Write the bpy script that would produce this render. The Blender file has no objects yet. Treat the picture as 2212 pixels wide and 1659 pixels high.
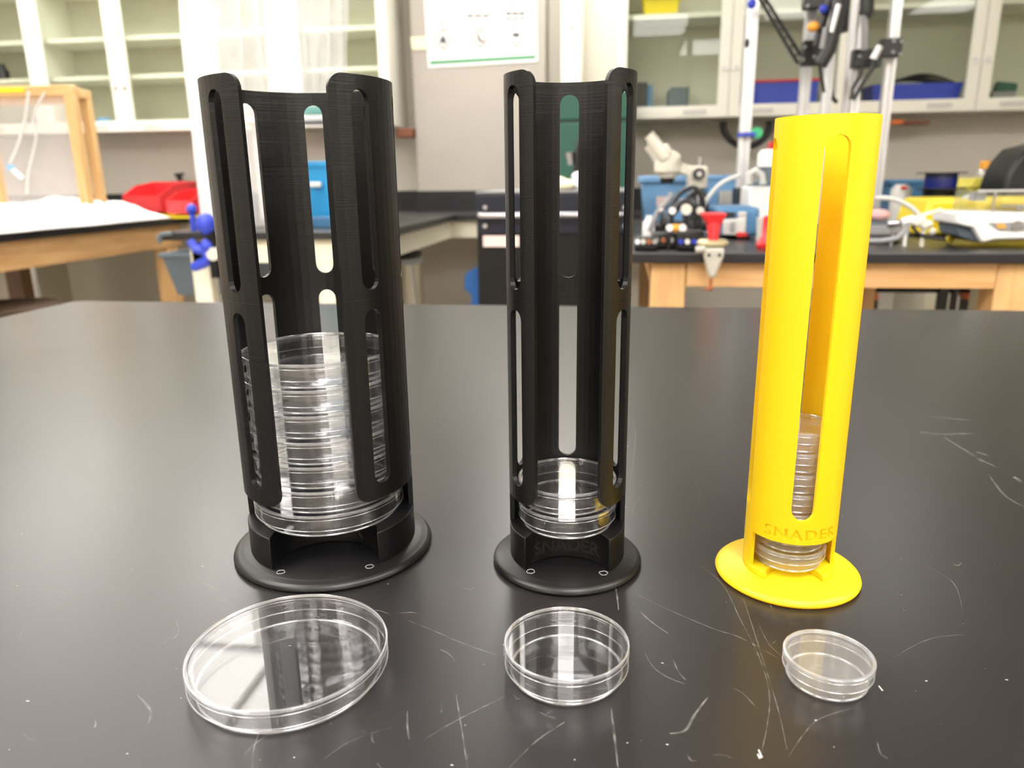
import bpy, bmesh, math, random
from mathutils import Vector, Matrix, geometry
R = math.radians
random.seed(7)
sc = bpy.context.scene
COL = sc.collection
TZ = 0.855                       # height of the black table top
CH = TZ + 0.235                  # camera height
# ------------------------------------------------------------------ camera
FPX = 1627.0
PITCH, ROLL, YAW = R(15.2), R(0.774), R(8.4)
_f = Vector((-math.sin(YAW)*math.cos(PITCH), math.cos(YAW)*math.cos(PITCH), -math.sin(PITCH)))
_r0 = Vector((math.cos(YAW), math.sin(YAW), 0)); _u0 = _r0.cross(_f)
_r = math.cos(ROLL)*_r0 - math.sin(ROLL)*_u0
_u = math.sin(ROLL)*_r0 + math.cos(ROLL)*_u0
cd = bpy.data.cameras.new('camera'); cam = bpy.data.objects.new('camera', cd); COL.objects.link(cam)
cam.matrix_world = Matrix((( _r.x, _u.x, -_f.x, 0), (_r.y, _u.y, -_f.y, 0), (_r.z, _u.z, -_f.z, CH), (0, 0, 0, 1)))
cd.sensor_width = 36; cd.lens = FPX*36/2212; cd.clip_start = 0.01; cd.clip_end = 60
cd.dof.use_dof = True; cd.dof.focus_distance = 0.43; cd.dof.aperture_fstop = cd.lens/2.9
sc.camera = cam
# ------------------------------------------------------------------ world, exposure
w = bpy.data.worlds.new('world'); sc.world = w; w.use_nodes = True
w.node_tree.nodes['Background'].inputs[0].default_value = (1, .97, .93, 1)
w.node_tree.nodes['Background'].inputs[1].default_value = 0.3
vs = sc.view_settings; vs.view_transform = 'Standard'; vs.look = 'None'; vs.gamma = 1; vs.use_curve_mapping = False
vs.exposure = 0.68
LAMP = 15.0                      # strength of the added ceiling panels
cy = sc.cycles
cy.max_bounces = 14; cy.diffuse_bounces = 4; cy.glossy_bounces = 6; cy.transmission_bounces = 12
cy.transparent_max_bounces = 96; cy.caustics_reflective = False; cy.caustics_refractive = False
cy.sample_clamp_indirect = 6.0

def at(px, py, z=None, Y=None):
    """point seen at a pixel of the photograph, on the plane of height z or of depth Y"""
    d = _f + _r*((px-1106)/FPX) - _u*((py-829.5)/FPX)
    t = (z-CH)/d.z if z is not None else Y/d.y
    return Vector((0, 0, CH)) + d*t

def xz(v): return (v.x, v.z)

# ------------------------------------------------------------------ materials
def newmat(name):
    m = bpy.data.materials.new(name); m.use_nodes = True
    nt = m.node_tree; return m, nt, nt.nodes['Principled BSDF']
def mat(name, col, rough=.5, metal=0, var=.06, scale=12, bump=0, bscale=60, spec=.5, trans=0, ior=1.5, sss=0, coat=0, emit=0):
    m, nt, b = newmat(name); N = nt.nodes; L = nt.links
    b.inputs['Roughness'].default_value = rough; b.inputs['Metallic'].default_value = metal
    b.inputs['Specular IOR Level'].default_value = spec
    b.inputs['Transmission Weight'].default_value = trans; b.inputs['IOR'].default_value = ior
    b.inputs['Coat Weight'].default_value = coat
    if sss:
        b.inputs['Subsurface Weight'].default_value = sss; b.inputs['Subsurface Radius'].default_value = (.004, .002, .0005)
        b.inputs['Subsurface Scale'].default_value = 1
    tc = N.new('ShaderNodeTexCoord'); nz = N.new('ShaderNodeTexNoise'); nz.inputs['Scale'].default_value = scale
    nz.inputs['Detail'].default_value = 4
    L.new(tc.outputs['Object'], nz.inputs['Vector'])
    mx = N.new('ShaderNodeMix'); mx.data_type = 'RGBA'
    c = Vector(col)
    mx.inputs['A'].default_value = (*(c*(1-var)), 1); mx.inputs['B'].default_value = (*[min(1, v*(1+var)) for v in c], 1)
    L.new(nz.outputs['Fac'], mx.inputs['Factor']); L.new(mx.outputs['Result'], b.inputs['Base Color'])
    if emit:
        L.new(mx.outputs['Result'], b.inputs['Emission Color']); b.inputs['Emission Strength'].default_value = emit
    if bump:
        n2 = N.new('ShaderNodeTexNoise'); n2.inputs['Scale'].default_value = bscale; L.new(tc.outputs['Object'], n2.inputs['Vector'])
        bp = N.new('ShaderNodeBump'); bp.inputs['Strength'].default_value = bump; bp.inputs['Distance'].default_value = .002
        L.new(n2.outputs['Fac'], bp.inputs['Height']); L.new(bp.outputs['Normal'], b.inputs['Normal'])
    return m
def woodmat(name, c1, c2, axis='X', rough=.45):
    m, nt, b = newmat(name); N = nt.nodes; L = nt.links
    tc = N.new('ShaderNodeTexCoord'); mp = N.new('ShaderNodeMapping')
    mp.inputs['Scale'].default_value = {'X': (1.2, 14, 14), 'Y': (14, 1.2, 14), 'Z': (14, 14, 1.2)}[axis]
    nz = N.new('ShaderNodeTexNoise'); nz.inputs['Scale'].default_value = 3; nz.inputs['Detail'].default_value = 6; nz.inputs['Distortion'].default_value = .6
    cr = N.new('ShaderNodeValToRGB'); cr.color_ramp.elements[0].position = .3; cr.color_ramp.elements[1].position = .7
    cr.color_ramp.elements[0].color = (*c1, 1); cr.color_ramp.elements[1].color = (*c2, 1)
    L.new(tc.outputs['Object'], mp.inputs[0]); L.new(mp.outputs[0], nz.inputs['Vector']); L.new(nz.outputs['Fac'], cr.inputs[0])
    L.new(cr.outputs[0], b.inputs['Base Color']); b.inputs['Roughness'].default_value = rough
    return m
def printmat(name, col, rough, layer=.00025, bump=.35, sss=0, var=.05, trl=0, spec=.5):
    """3D-printed plastic: fine horizontal layer lines across the object's z"""
    m, nt, b = newmat(name); b.inputs['Specular IOR Level'].default_value = spec; N = nt.nodes; L = nt.links
    tc = N.new('ShaderNodeTexCoord')
    mp = N.new('ShaderNodeMapping'); mp.inputs['Scale'].default_value = (3, 3, 2500)
    n1 = N.new('ShaderNodeTexNoise'); n1.inputs['Scale'].default_value = 1.0; n1.inputs['Detail'].default_value = 1
    L.new(tc.outputs['Object'], mp.inputs[0]); L.new(mp.outputs[0], n1.inputs['Vector'])
    mp2 = N.new('ShaderNodeMapping'); mp2.inputs['Scale'].default_value = (60, 60, 9)
    n2 = N.new('ShaderNodeTexNoise'); n2.inputs['Scale'].default_value = 1.0; n2.inputs['Detail'].default_value = 3
    L.new(tc.outputs['Object'], mp2.inputs[0]); L.new(mp2.outputs[0], n2.inputs['Vector'])
    mx = N.new('ShaderNodeMix'); mx.data_type = 'RGBA'; c = Vector(col)
    mx.inputs['A'].default_value = (*(c*(1-var)), 1); mx.inputs['B'].default_value = (*[min(1, v*(1+var)) for v in c], 1)
    L.new(n2.outputs['Fac'], mx.inputs['Factor']); L.new(mx.outputs['Result'], b.inputs['Base Color'])
    ad = N.new('ShaderNodeMath'); ad.operation = 'ADD'
    ml = N.new('ShaderNodeMath'); ml.operation = 'MULTIPLY'; ml.inputs[1].default_value = .5
    L.new(n2.outputs['Fac'], ml.inputs[0]); L.new(n1.outputs['Fac'], ad.inputs[0]); L.new(ml.outputs[0], ad.inputs[1])
    bp = N.new('ShaderNodeBump'); bp.inputs['Strength'].default_value = bump; bp.inputs['Distance'].default_value = layer
    L.new(ad.outputs[0], bp.inputs['Height']); L.new(bp.outputs['Normal'], b.inputs['Normal'])
    b.inputs['Roughness'].default_value = rough
    if sss:
        b.inputs['Subsurface Weight'].default_value = sss; b.inputs['Subsurface Radius'].default_value = (.006, .003, .0004)
        b.inputs['Subsurface Scale'].default_value = 1
    if trl:
        tl = N.new('ShaderNodeBsdfTranslucent'); L.new(mx.outputs['Result'], tl.inputs[0]); ms = N.new('ShaderNodeMixShader'); ms.inputs[0].default_value = trl
        L.new(b.outputs[0], ms.inputs[1]); L.new(tl.outputs[0], ms.inputs[2]); L.new(ms.outputs[0], N['Material Output'].inputs[0])
    return m
def thinglass(name, tint=(1, 1, 1), base=.045, rough=.0, haze=0.0, hazecol=(.9, .9, .95)):
    """thin clear plastic or glass: straight-through light plus Schlick reflection"""
    m, nt, b = newmat(name); N = nt.nodes; L = nt.links; N.remove(b)
    out = N['Material Output']
    tr = N.new('ShaderNodeBsdfTransparent'); tr.inputs[0].default_value = (*tint, 1)
    gl = N.new('ShaderNodeBsdfGlossy'); gl.inputs['Roughness'].default_value = rough; gl.inputs[0].default_value = (1, 1, 1, 1)
    lw = N.new('ShaderNodeLayerWeight'); lw.inputs['Blend'].default_value = .5
    pw = N.new('ShaderNodeMath'); pw.operation = 'POWER'; pw.inputs[1].default_value = 5
    ma = N.new('ShaderNodeMath'); ma.operation = 'MULTIPLY_ADD'; ma.inputs[1].default_value = .8; ma.inputs[2].default_value = base
    L.new(lw.outputs['Facing'], pw.inputs[0]); L.new(pw.outputs[0], ma.inputs[0])
    mx = N.new('ShaderNodeMixShader'); L.new(ma.outputs[0], mx.inputs[0]); L.new(tr.outputs[0], mx.inputs[1]); L.new(gl.outputs[0], mx.inputs[2])
    last = mx
    if haze:
        df = N.new('ShaderNodeBsdfDiffuse'); df.inputs[0].default_value = (*hazecol, 1)
        tl = N.new('ShaderNodeBsdfTranslucent'); tl.inputs[0].default_value = (*hazecol, 1)
        m1 = N.new('ShaderNodeMixShader'); m1.inputs[0].default_value = .5; L.new(df.outputs[0], m1.inputs[1]); L.new(tl.outputs[0], m1.inputs[2])
        m2 = N.new('ShaderNodeMixShader')
        nz = N.new('ShaderNodeTexNoise'); nz.inputs['Scale'].default_value = 9; tc = N.new('ShaderNodeTexCoord'); L.new(tc.outputs['Object'], nz.inputs['Vector'])
        k = N.new('ShaderNodeMath'); k.operation = 'MULTIPLY_ADD'; k.inputs[1].default_value = haze*.5; k.inputs[2].default_value = haze*.75
        L.new(nz.outputs['Fac'], k.inputs[0]); L.new(k.outputs[0], m2.inputs[0])
        L.new(mx.outputs[0], m2.inputs[1]); L.new(m1.outputs[0], m2.inputs[2]); last = m2
    L.new(last.outputs[0], out.inputs[0])
    return m

# ------------------------------------------------------------------ mesh helpers
class G:
    def __init__(s): s.bm = bmesh.new()
    def v(s, *p): return s.bm.verts.new(p)
    def hexa(s, P):
        v = [s.bm.verts.new(p) for p in P]
        for f in ((0, 3, 2, 1), (4, 5, 6, 7), (0, 1, 5, 4), (1, 2, 6, 5), (2, 3, 7, 6), (3, 0, 4, 7)): s.bm.faces.new([v[i] for i in f])
        return s
    def box(s, x0, x1, y0, y1, z0, z1, rz=0, taper=1):
        cx, cy_ = (x0+x1)/2, (y0+y1)/2; hx, hy = (x1-x0)/2, (y1-y0)/2; P = []
        for z, k in ((z0, taper), (z1, 1)):
            for a, b in ((-1, -1), (1, -1), (1, 1), (-1, 1)):
                x, y = a*hx*k, b*hy*k
                P.append((cx+x*math.cos(rz)-y*math.sin(rz), cy_+x*math.sin(rz)+y*math.cos(rz), z))
        return s.hexa(P)
    def ring(s, c, r, n, seg=16, ref=None):
        n = Vector(n).normalized(); a = n.orthogonal().normalized() if ref is None else ref; b = n.cross(a)
        return [s.bm.verts.new(Vector(c)+a*r*math.cos(t)+b*r*math.sin(t)) for t in [2*math.pi*i/seg for i in range(seg)]]
    def bridge(s, A, B):
        n = len(A)
        for i in range(n): s.bm.faces.new((A[i], A[(i+1) % n], B[(i+1) % n], B[i]))
    def cyl(s, p0, p1, r0, r1=None, seg=16, cap=True):
        p0, p1 = Vector(p0), Vector(p1); r1 = r0 if r1 is None else r1; d = (p1-p0).normalized(); ref = d.orthogonal().normalized()
        A = s.ring(p0, r0, d, seg, ref); B = s.ring(p1, r1, d, seg, ref); s.bridge(A, B)
        if cap: s.bm.faces.new(A[::-1]); s.bm.faces.new(B)
        return s
    def beam(s, p0, p1, w, h, up=(0, 0, 1)):
        p0, p1 = Vector(p0), Vector(p1); d = (p1-p0).normalized(); a = d.cross(Vector(up))
        if a.length < 1e-4: a = d.cross(Vector((0, 1, 0)))
        a.normalize(); b = a.cross(d); P = []
        for q in (p0, p1):
            for i, j in ((-1, -1), (1, -1), (1, 1), (-1, 1)): P.append(q+a*w/2*i+b*h/2*j)
        return s.hexa(P)
    def tube(s, pts, r, seg=8, closed=False):
        pts = [Vector(p) for p in pts]; n = len(pts); ref = None; rings = []
        for i, p in enumerate(pts):
            d = (pts[(i+1) % n]-pts[i-1]) if closed else (pts[min(i+1, n-1)]-pts[max(i-1, 0)])
            d.normalize()
            ref = d.orthogonal().normalized() if ref is None else (ref-d*ref.dot(d)).normalized()
            rr = r[i] if isinstance(r, (list, tuple)) else r
            rings.append(s.ring(p, rr, d, seg, ref))
        for i in range(n-1): s.bridge(rings[i], rings[i+1])
        if closed: s.bridge(rings[-1], rings[0])
        else: s.bm.faces.new(rings[0][::-1]); s.bm.faces.new(rings[-1])
        return s
    def lathe(s, c, prof, seg=48, axis=None, closed=False):
        c = Vector(c); rings = []; n = Vector(axis).normalized() if axis else Vector((0, 0, 1))
        ref = n.orthogonal().normalized() if axis else Vector((1, 0, 0))
        for r, z in prof:
            if r < 1e-7: rings.append([s.bm.verts.new(c+n*z)])
            else: rings.append(s.ring(c+n*z, r, n, seg, ref))
        m = len(rings)
        for i in range(m if closed else m-1):
            A, B = rings[i], rings[(i+1) % m]
            if len(A) == 1 and len(B) == 1: continue
            if len(A) == 1:
                for k in range(seg): s.bm.faces.new((A[0], B[(k+1) % seg], B[k]))
            elif len(B) == 1:
                for k in range(seg): s.bm.faces.new((A[k], A[(k+1) % seg], B[0]))
            else: s.bridge(A, B)
        return s
    def prism(s, pts, lo, hi, plane='XY'):
        f = {'XY': lambda a, b, t: (a, b, t), 'XZ': lambda a, b, t: (a, t, b), 'YZ': lambda a, b, t: (t, a, b)}[plane]
        A = [s.bm.verts.new(f(a, b, lo)) for a, b in pts]; B = [s.bm.verts.new(f(a, b, hi)) for a, b in pts]
        s.bridge(A, B); s.bm.faces.new(A[::-1]); s.bm.faces.new(B); return s
    def ball(s, c, r, sc_=(1, 1, 1), seg=12):
        m = Matrix.Translation(Vector(c)) @ Matrix.Diagonal((*[r*k for k in sc_], 1))
        bmesh.ops.create_uvsphere(s.bm, u_segments=seg, v_segments=max(6, seg//2+2), radius=1, matrix=m); return s

def tag(o, label=None, cat=None, group=None, kind=None):
    for k, v_ in (('label', label), ('category', cat), ('group', group), ('kind', kind)):
        if v_: o[k] = v_
    return o
def empty(name, loc, label=None, cat=None, group=None, rz=0):
    o = bpy.data.objects.new(name, None); o.empty_display_size = .05; COL.objects.link(o)
    o.location = loc; o.rotation_euler = (0, 0, rz); return tag(o, label, cat, group)
def world_loc(p):
    l = Vector((0, 0, 0))
    while p is not None: l = l+p.location; p = p.parent
    return l
def part(name, g, m, parent=None, smooth=40, bevel=0, local=False, origin=None, bseg=2):
    bmesh.ops.remove_doubles(g.bm, verts=g.bm.verts, dist=1e-7)
    bmesh.ops.recalc_face_normals(g.bm, faces=g.bm.faces)
    off = Vector((0, 0, 0))
    if not local:
        off = world_loc(parent) if parent is not None else (Vector(origin) if origin is not None else base_of(g.bm))
        bmesh.ops.translate(g.bm, verts=g.bm.verts, vec=-off)
    me = bpy.data.meshes.new(name); g.bm.to_mesh(me); g.bm.free()
    o = bpy.data.objects.new(name, me); COL.objects.link(o); me.materials.append(m)
    if parent is not None: o.parent = parent
    else: o.location = off
    if smooth:
        for p in me.polygons: p.use_smooth = True
        me.set_sharp_from_angle(angle=R(smooth))
    if bevel:
        b = o.modifiers.new('bevel', 'BEVEL'); b.width = bevel; b.segments = bseg; b.limit_method = 'ANGLE'; b.angle_limit = R(50); b.harden_normals = False
    return o
def base_of(bm):
    xs = [v.co for v in bm.verts]
    return Vector(((min(v.x for v in xs)+max(v.x for v in xs))/2, (min(v.y for v in xs)+max(v.y for v in xs))/2, min(v.z for v in xs)))
def solo(name, g, m, label, cat, group=None, kind=None, **k): return tag(part(name, g, m, None, **k), label, cat, group, kind)
def struct(name, g, m, label=None, **k): return tag(part(name, g, m, None, **k), label, None, None, 'structure')
def copy_tree(o, parent=None):
    c = o.copy(); COL.objects.link(c)
    if parent is not None: c.parent = parent
    for ch in list(o.children): copy_tree(ch, c)
    return c
def rect(px0, px1, pyt, pyb, Y):
    """world x0,x1,z0,z1 of a pixel rectangle on the plane of depth Y"""
    mx, my = (px0+px1)/2, (pyt+pyb)/2
    return at(px0, my, Y=Y).x, at(px1, my, Y=Y).x, at(mx, pyb, Y=Y).z, at(mx, pyt, Y=Y).z
def pbox(g, px0, px1, pyt, pyb, Y, dep, **k):
    x0, x1, z0, z1 = rect(px0, px1, pyt, pyb, Y); return g.box(x0, x1, Y, Y+dep, z0, z1, **k)

# ------------------------------------------------------------------ palette
M = {}
M['wall'] = mat('wall_paint', (.72, .68, .60), .8, var=.05, scale=1.3)
M['ceiling'] = mat('ceiling_tile', (.62, .61, .59), .9, var=.03)
M['floor'] = mat('floor_vinyl', (.62, .55, .45), .45, var=.1, scale=2.5)
M['concrete'] = mat('concrete_paint', (.47, .43, .38), .75, var=.14, scale=2.2, bump=.25, bscale=8)
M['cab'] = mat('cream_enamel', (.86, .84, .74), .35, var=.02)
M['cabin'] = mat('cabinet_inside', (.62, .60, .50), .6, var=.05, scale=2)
M['pane'] = thinglass('cabinet_glass', (.94, .96, .93), .008)
M['black_top'] = mat('black_epoxy', (.014, .014, .017), .38, var=.15, scale=8)
M['cream'] = mat('cream_steel', (.80, .76, .62), .4, var=.03)
M['maple'] = woodmat('maple_rail', (.55, .30, .12), (.68, .42, .19), 'X')
M['maple_z'] = woodmat('maple_leg', (.55, .31, .13), (.72, .46, .20), 'Z')
M['maple_y'] = woodmat('maple_side', (.52, .29, .12), (.66, .41, .19), 'Y')
M['pine'] = woodmat('pine_frame', (.55, .33, .13), (.66, .44, .20), 'Z', .5)
M['pine_x'] = woodmat('pine_rail', (.55, .33, .13), (.66, .44, .20), 'X', .5)
M['alu'] = mat('aluminium', (.72, .72, .74), .38, .6, var=.03)
M['steel'] = mat('steel', (.55, .55, .56), .3, .9, var=.05)
M['chrome'] = mat('chrome', (.5, .5, .53), .28, 1, var=.02)
M['bk'] = mat('black_plastic', (.012, .012, .014), .4, var=.2)
M['bkm'] = mat('black_enamel', (.005, .005, .006), .45, var=.2, spec=.3)
M['navy'] = mat('navy_enamel', (.006, .009, .022), .4, var=.15, spec=.4)
M['grey'] = mat('grey_plastic', (.30, .30, .31), .5)
M['lgrey'] = mat('light_grey_plastic', (.62, .61, .58), .45)
M['white'] = mat('white_plastic', (.88, .88, .87), .35, var=.02)
M['slate'] = mat('slate_plastic', (.10, .13, .16), .5)
M['red'] = mat('red_plastic', (.72, .03, .035), .35)
M['yel'] = mat('yellow_plastic', (.85, .66, .02), .35)
M['yel2'] = mat('yellow_tray', (.84, .74, .12), .35)
M['blue'] = mat('royal_blue_plastic', (.03, .06, .55), .4)
M['dblue'] = mat('dark_blue_film', (.006, .015, .16), .25)
M['sky'] = mat('sky_blue_plastic', (.20, .42, .72), .4)
M['mblue'] = mat('steel_blue_plastic', (.07, .20, .38), .4)
M['cyan'] = mat('cyan_bin', (.02, .32, .68), .4)
M['foam'] = mat('blue_foam', (.02, .10, .32), .85)
M['green'] = mat('dark_green_enamel', (.02, .11, .075), .5)
M['lgreen'] = mat('green_plastic', (.05, .55, .22), .4)
M['pink'] = mat('pink_paper', (.75, .45, .47), .7)
M['teal'] = mat('teal_cloth', (.25, .55, .50), .7)
M['orange'] = mat('orange_plastic', (.85, .20, .03), .4)
M['amber'] = mat('orange_cap', (.95, .42, .05), .4)
M['copper'] = mat('rusty_screw', (.38, .13, .05), .5, .4)
M['bone'] = mat('microscope_cream', (.74, .70, .60), .35, var=.03)
M['iron'] = mat('cast_grey', (.50, .48, .42), .45, .2)
M['brass'] = mat('brassy_collar', (.62, .55, .32), .4, .4)
M['paper'] = mat('paper', (.92, .92, .90), .7, var=.01)
M['label'] = mat('pink_label', (.85, .68, .66), .6, var=.08, scale=60)
M['ink'] = mat('ink', (.10, .10, .11), .7)
M['redink'] = mat('red_ink', (.62, .12, .08), .7)
M['greenink'] = mat('green_ink', (.05, .32, .13), .7)
M['brownbox'] = mat('brown_box', (.25, .09, .045), .6, var=.3, scale=25)
M['tape'] = mat('cream_tape', (.88, .85, .62), .6)
M['clear'] = thinglass('clear_acrylic', (.95, .96, .96), .06)
M['curtain'] = thinglass('curtain_film', (.97, .97, .97), .05, .15, .48, (.97, .97, .97))
M['curtain2'] = thinglass('curtain_film_doubled', (.95, .95, .95), .05, .2, .9, (.97, .97, .97))
M['film'] = thinglass('hood_film', (.95, .94, .94), .06, .06, .22, (.9, .87, .86))
M['bag'] = mat('white_film', (.90, .89, .90), .3, var=.06, scale=15, bump=.5, bscale=14)
M['dish'] = thinglass('clear_polystyrene', (.997, .997, 1), .06, .0)
M['dish_s'] = thinglass('cloudy_polystyrene', (.995, .995, .995), .05, .02, .07, (.95, .93, .9))
M['rim'] = thinglass('polystyrene_rim', (.95, .95, .97), .28, .12, .16, (.92, .93, .96))
M['blk'] = printmat('black_print', (.0035, .0033, .0036), .38, bump=.5, spec=.42)
M['blkt'] = printmat('black_print_letter_shade', (.004, .004, .004), .8)  # matte black for the raised letters, standing in for the shade of engraving
M['ylw'] = printmat('yellow_print', (1.0, .70, .012), .38, bump=.3, trl=.28)
M['ylwt'] = printmat('yellow_print_letter_shade', (1.0, .56, .0), .45)  # deeper amber on the recessed letters: shade of the engraving put into the colour

# table surface: worn black resin
m, nt, b = newmat('table_resin'); N = nt.nodes; L = nt.links
tc = N.new('ShaderNodeTexCoord'); n1 = N.new('ShaderNodeTexNoise'); n1.inputs['Scale'].default_value = 5; n1.inputs['Detail'].default_value = 8
L.new(tc.outputs['Object'], n1.inputs['Vector'])
mx = N.new('ShaderNodeMix'); mx.data_type = 'RGBA'; mx.inputs['A'].default_value = (.010, .009, .0092, 1); mx.inputs['B'].default_value = (.018, .016, .0165, 1)
L.new(n1.outputs['Fac'], mx.inputs['Factor']); L.new(mx.outputs['Result'], b.inputs['Base Color'])
mr = N.new('ShaderNodeMapRange'); mr.inputs['To Min'].default_value = .27; mr.inputs['To Max'].default_value = .33
L.new(n1.outputs['Fac'], mr.inputs[0]); L.new(mr.outputs[0], b.inputs['Roughness']); b.inputs['Specular IOR Level'].default_value = .55
n3 = N.new('ShaderNodeTexNoise'); n3.inputs['Scale'].default_value = 900; L.new(tc.outputs['Object'], n3.inputs['Vector'])
bp = N.new('ShaderNodeBump'); bp.inputs['Strength'].default_value = .05; bp.inputs['Distance'].default_value = .0003
L.new(n3.outputs['Fac'], bp.inputs['Height']); L.new(bp.outputs['Normal'], b.inputs['Normal'])
M['table'] = m
m, nt, b = newmat('lamp_diffuser'); b.inputs['Emission Color'].default_value = (1, .965, .92, 1); b.inputs['Emission Strength'].default_value = LAMP
b.inputs['Base Color'].default_value = (.9, .9, .9, 1); M['lamp'] = m
m, nt, b = newmat('dimmed_diffuser'); b.inputs['Emission Color'].default_value = (1, .965, .92, 1); b.inputs['Emission Strength'].default_value = LAMP*.145
M['lamp_dim'] = m  # added panels kept weak, mainly to show white in the dish reflections
m, nt, b = newmat('half_power_diffuser'); b.inputs['Emission Color'].default_value = (1, .965, .92, 1); b.inputs['Emission Strength'].default_value = LAMP*.55
M['lamp_mid'] = m  # added panels at middle strength, to brighten the back of the room

# ================================================================== the room
g = G(); g.box(-5.2, 4.6, -3.2, 5.0, -.1, 0); struct('floor', g, M['floor'], 'beige vinyl laboratory floor seen under the benches', smooth=0)
g = G(); g.box(-5.2, 4.6, -3.2, 5.0, 2.75, 2.85); struct('ceiling', g, M['ceiling'], smooth=0)
g = G(); g.box(-5.2, 4.6, 4.68, 4.8, 0, 2.75); struct('wall_back', g, M['wall'], 'beige painted back wall behind the counters and cabinets', smooth=0)
g = G(); g.box(-5.2, -5.08, -3.2, 4.68, 0, 2.75); struct('wall_left', g, M['wall'], smooth=0)
g = G(); g.box(4.48, 4.6, -3.2, 4.68, 0, 2.75); struct('wall_right', g, M['wall'], smooth=0)
g = G(); g.box(-5.08, 4.48, -3.2, -3.08, 0, 2.75); struct('wall_front', g, M['wall'], smooth=0)
# concrete pillar with a shallow recess and a white duct to its right
xl, xr = at(897, 300, Y=4.48).x, at(1178, 150, Y=4.48).x
g = G(); g.box(xl, xr, 4.48, 4.68, 0, 2.75); solo('pillar', g, M['concrete'], 'blotchy grey concrete pillar carrying the hazard poster', 'pillar', kind='structure', bevel=.008)
dx = at(1236, 80, Y=4.55).x
g = G(); g.box(dx-.062, dx+.062, 4.50, 4.68, 1.2, 2.75); duct = solo('wall_duct', g, M['cab'], 'white vertical duct on the wall right of the concrete pillar', 'duct', bevel=.012)
g = G(); z0 = at(1230, 58, Y=4.49).z; g.box(dx-.012, dx+.012, 4.492, 4.505, z0, z0+.11); part('slot_plate', g, M['lgrey'], duct, bevel=.003)

# unseen ceiling panels, added to light the room and whiten the dish reflections
def light(x, y, i, lab):
    root = empty('added_ceiling_light', (x, y, 2.75), lab, 'light', 'added ceiling light panels')
    g = G(); g.box(x-.31, x+.31, y-.62, y-.60, 2.715, 2.749); g.box(x-.31, x+.31, y+.60, y+.62, 2.715, 2.75)
    g.box(x-.31, x-.29, y-.6, y+.6, 2.715, 2.75); g.box(x+.29, x+.31, y-.6, y+.6, 2.715, 2.75); part('frame', g, M['white'], root)
    g = G(); g.box(x-.29, x+.29, y-.6, y+.6, 2.722, 2.735); part('diffuser', g, M['lamp_dim' if i < 9 or i == 17 else 'lamp_mid' if i in (16, 19) else 'lamp'], root)
    return root
LIGHTS = [(-.3, 2.75), (-3.06, 2.72), (-2.44, 2.72), (-1.82, 2.72), (-3.06, 1.48), (-2.44, 1.48), (-1.82, 1.48), (-1.20, 2.72), (-1.20, 1.48), (-1.3, .0), (.35, -.6), (1.6, .1), (-2.4, -.4), (3.2, .1), (-1.3, -2.0), (1.0, -2.2), (-.35, 3.95), (1.4, 4.0), (-2.1, 3.98), (-3.5, 3.98)]
for i, (x, y) in enumerate(LIGHTS): light(x, y, i, 'rectangular light panel added in the ceiling, out of the picture')

# ------------------------------------------------------------------ wall cabinets
def cabinet(x0, x1, z0, z1, seam, shelves, lab, knob_z, stile=.055, handles=True, loz=None):
    root = empty('wall_cabinet', ((x0+x1)/2, 4.68, z0), lab, 'cabinet', 'cream wall cabinets with glazed doors')
    y0, y1, t = 4.37, 4.68, .02
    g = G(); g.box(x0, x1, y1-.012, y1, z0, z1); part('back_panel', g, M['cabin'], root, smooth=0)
    for a in (x0, x1-t):
        g = G(); g.box(a, a+t, y0, y1-.012, z0, z1); part('side_panel', g, M['cab'], root, smooth=0)
    g = G(); g.box(x0+t, x1-t, y0, y1-.012, z0, z0+.05); part('bottom_panel', g, M['cab'], root, smooth=0)
    g = G(); g.box(x0+t, x1-t, y0, y1-.012, z1-t, z1); part('top_panel', g, M['cab'], root, smooth=0)
    for sz in shelves:
        g = G(); g.box(x0+t, x1-t, y0+.03, y1-.012, sz-.012, sz+.012); part('shelf', g, M['cab'], root, smooth=0)
    for a, b2, side in ((x0, seam, 1), (seam, x1, -1)):
        a += .002; b2 -= .002; g = G(); s = stile; bz = z0+.002
        g.box(a, a+s, y0-.022, y0, bz, z1); g.box(b2-s, b2, y0-.022, y0, bz, z1)
        g.box(a+s, b2-s, y0-.022, y0, bz, bz+.06); g.box(a+s, b2-s, y0-.022, y0, z1-s, z1)
        d = part('door', g, M['cab'], root, smooth=0)
        g = G(); g.box(a+s, b2-s, y0-.012, y0-.008, bz+.06, z1-s); part('glass_pane', g, M['pane'], d, smooth=0)
        kx = b2-s*.5 if side > 0 else a+s*.5
        g = G(); g.cyl((kx, y0-.022, knob_z), (kx, y0-.03, knob_z), .011, seg=14); part('lock', g, M['steel'], d)
        hx = (b2-.17) if side > 0 else a+.17
        if handles:
            g = G(); zz = bz+.03; g.box(hx-.06, hx+.06, y0-.026, y0-.022, zz-.012, zz+.012)
            part('pull_recess', g, M['lgrey'], d, bevel=.002)
    return root
LZ = 1.394
sh1, sh2 = at(150, 91, Y=4.45).z, at(150, 173, Y=4.45).z
kz = at(262, 190, Y=4.35).z
X = [-4.51, -3.464, -2.42, -1.31]
cabinet(X[0], X[1], LZ, 2.45, (X[0]+X[1])/2, (sh1, sh2, 2.2), 'cream wall cabinet at the far left, behind the wooden frame hood', kz)
cabinet(X[1], X[2], LZ, 2.45, -2.942, (sh1, sh2, 2.2), 'cream glazed wall cabinet between the wooden frame hood and the plastic curtain', kz)
cabinet(X[2], X[3], LZ, 2.45, -1.88, (sh1, sh2, 2.2), 'cream wall cabinet seen through the plastic curtain, left of the concrete pillar', kz)
shr = at(1450, 38, Y=4.45).z; kz2 = at(1565, 147, Y=4.35).z
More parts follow.
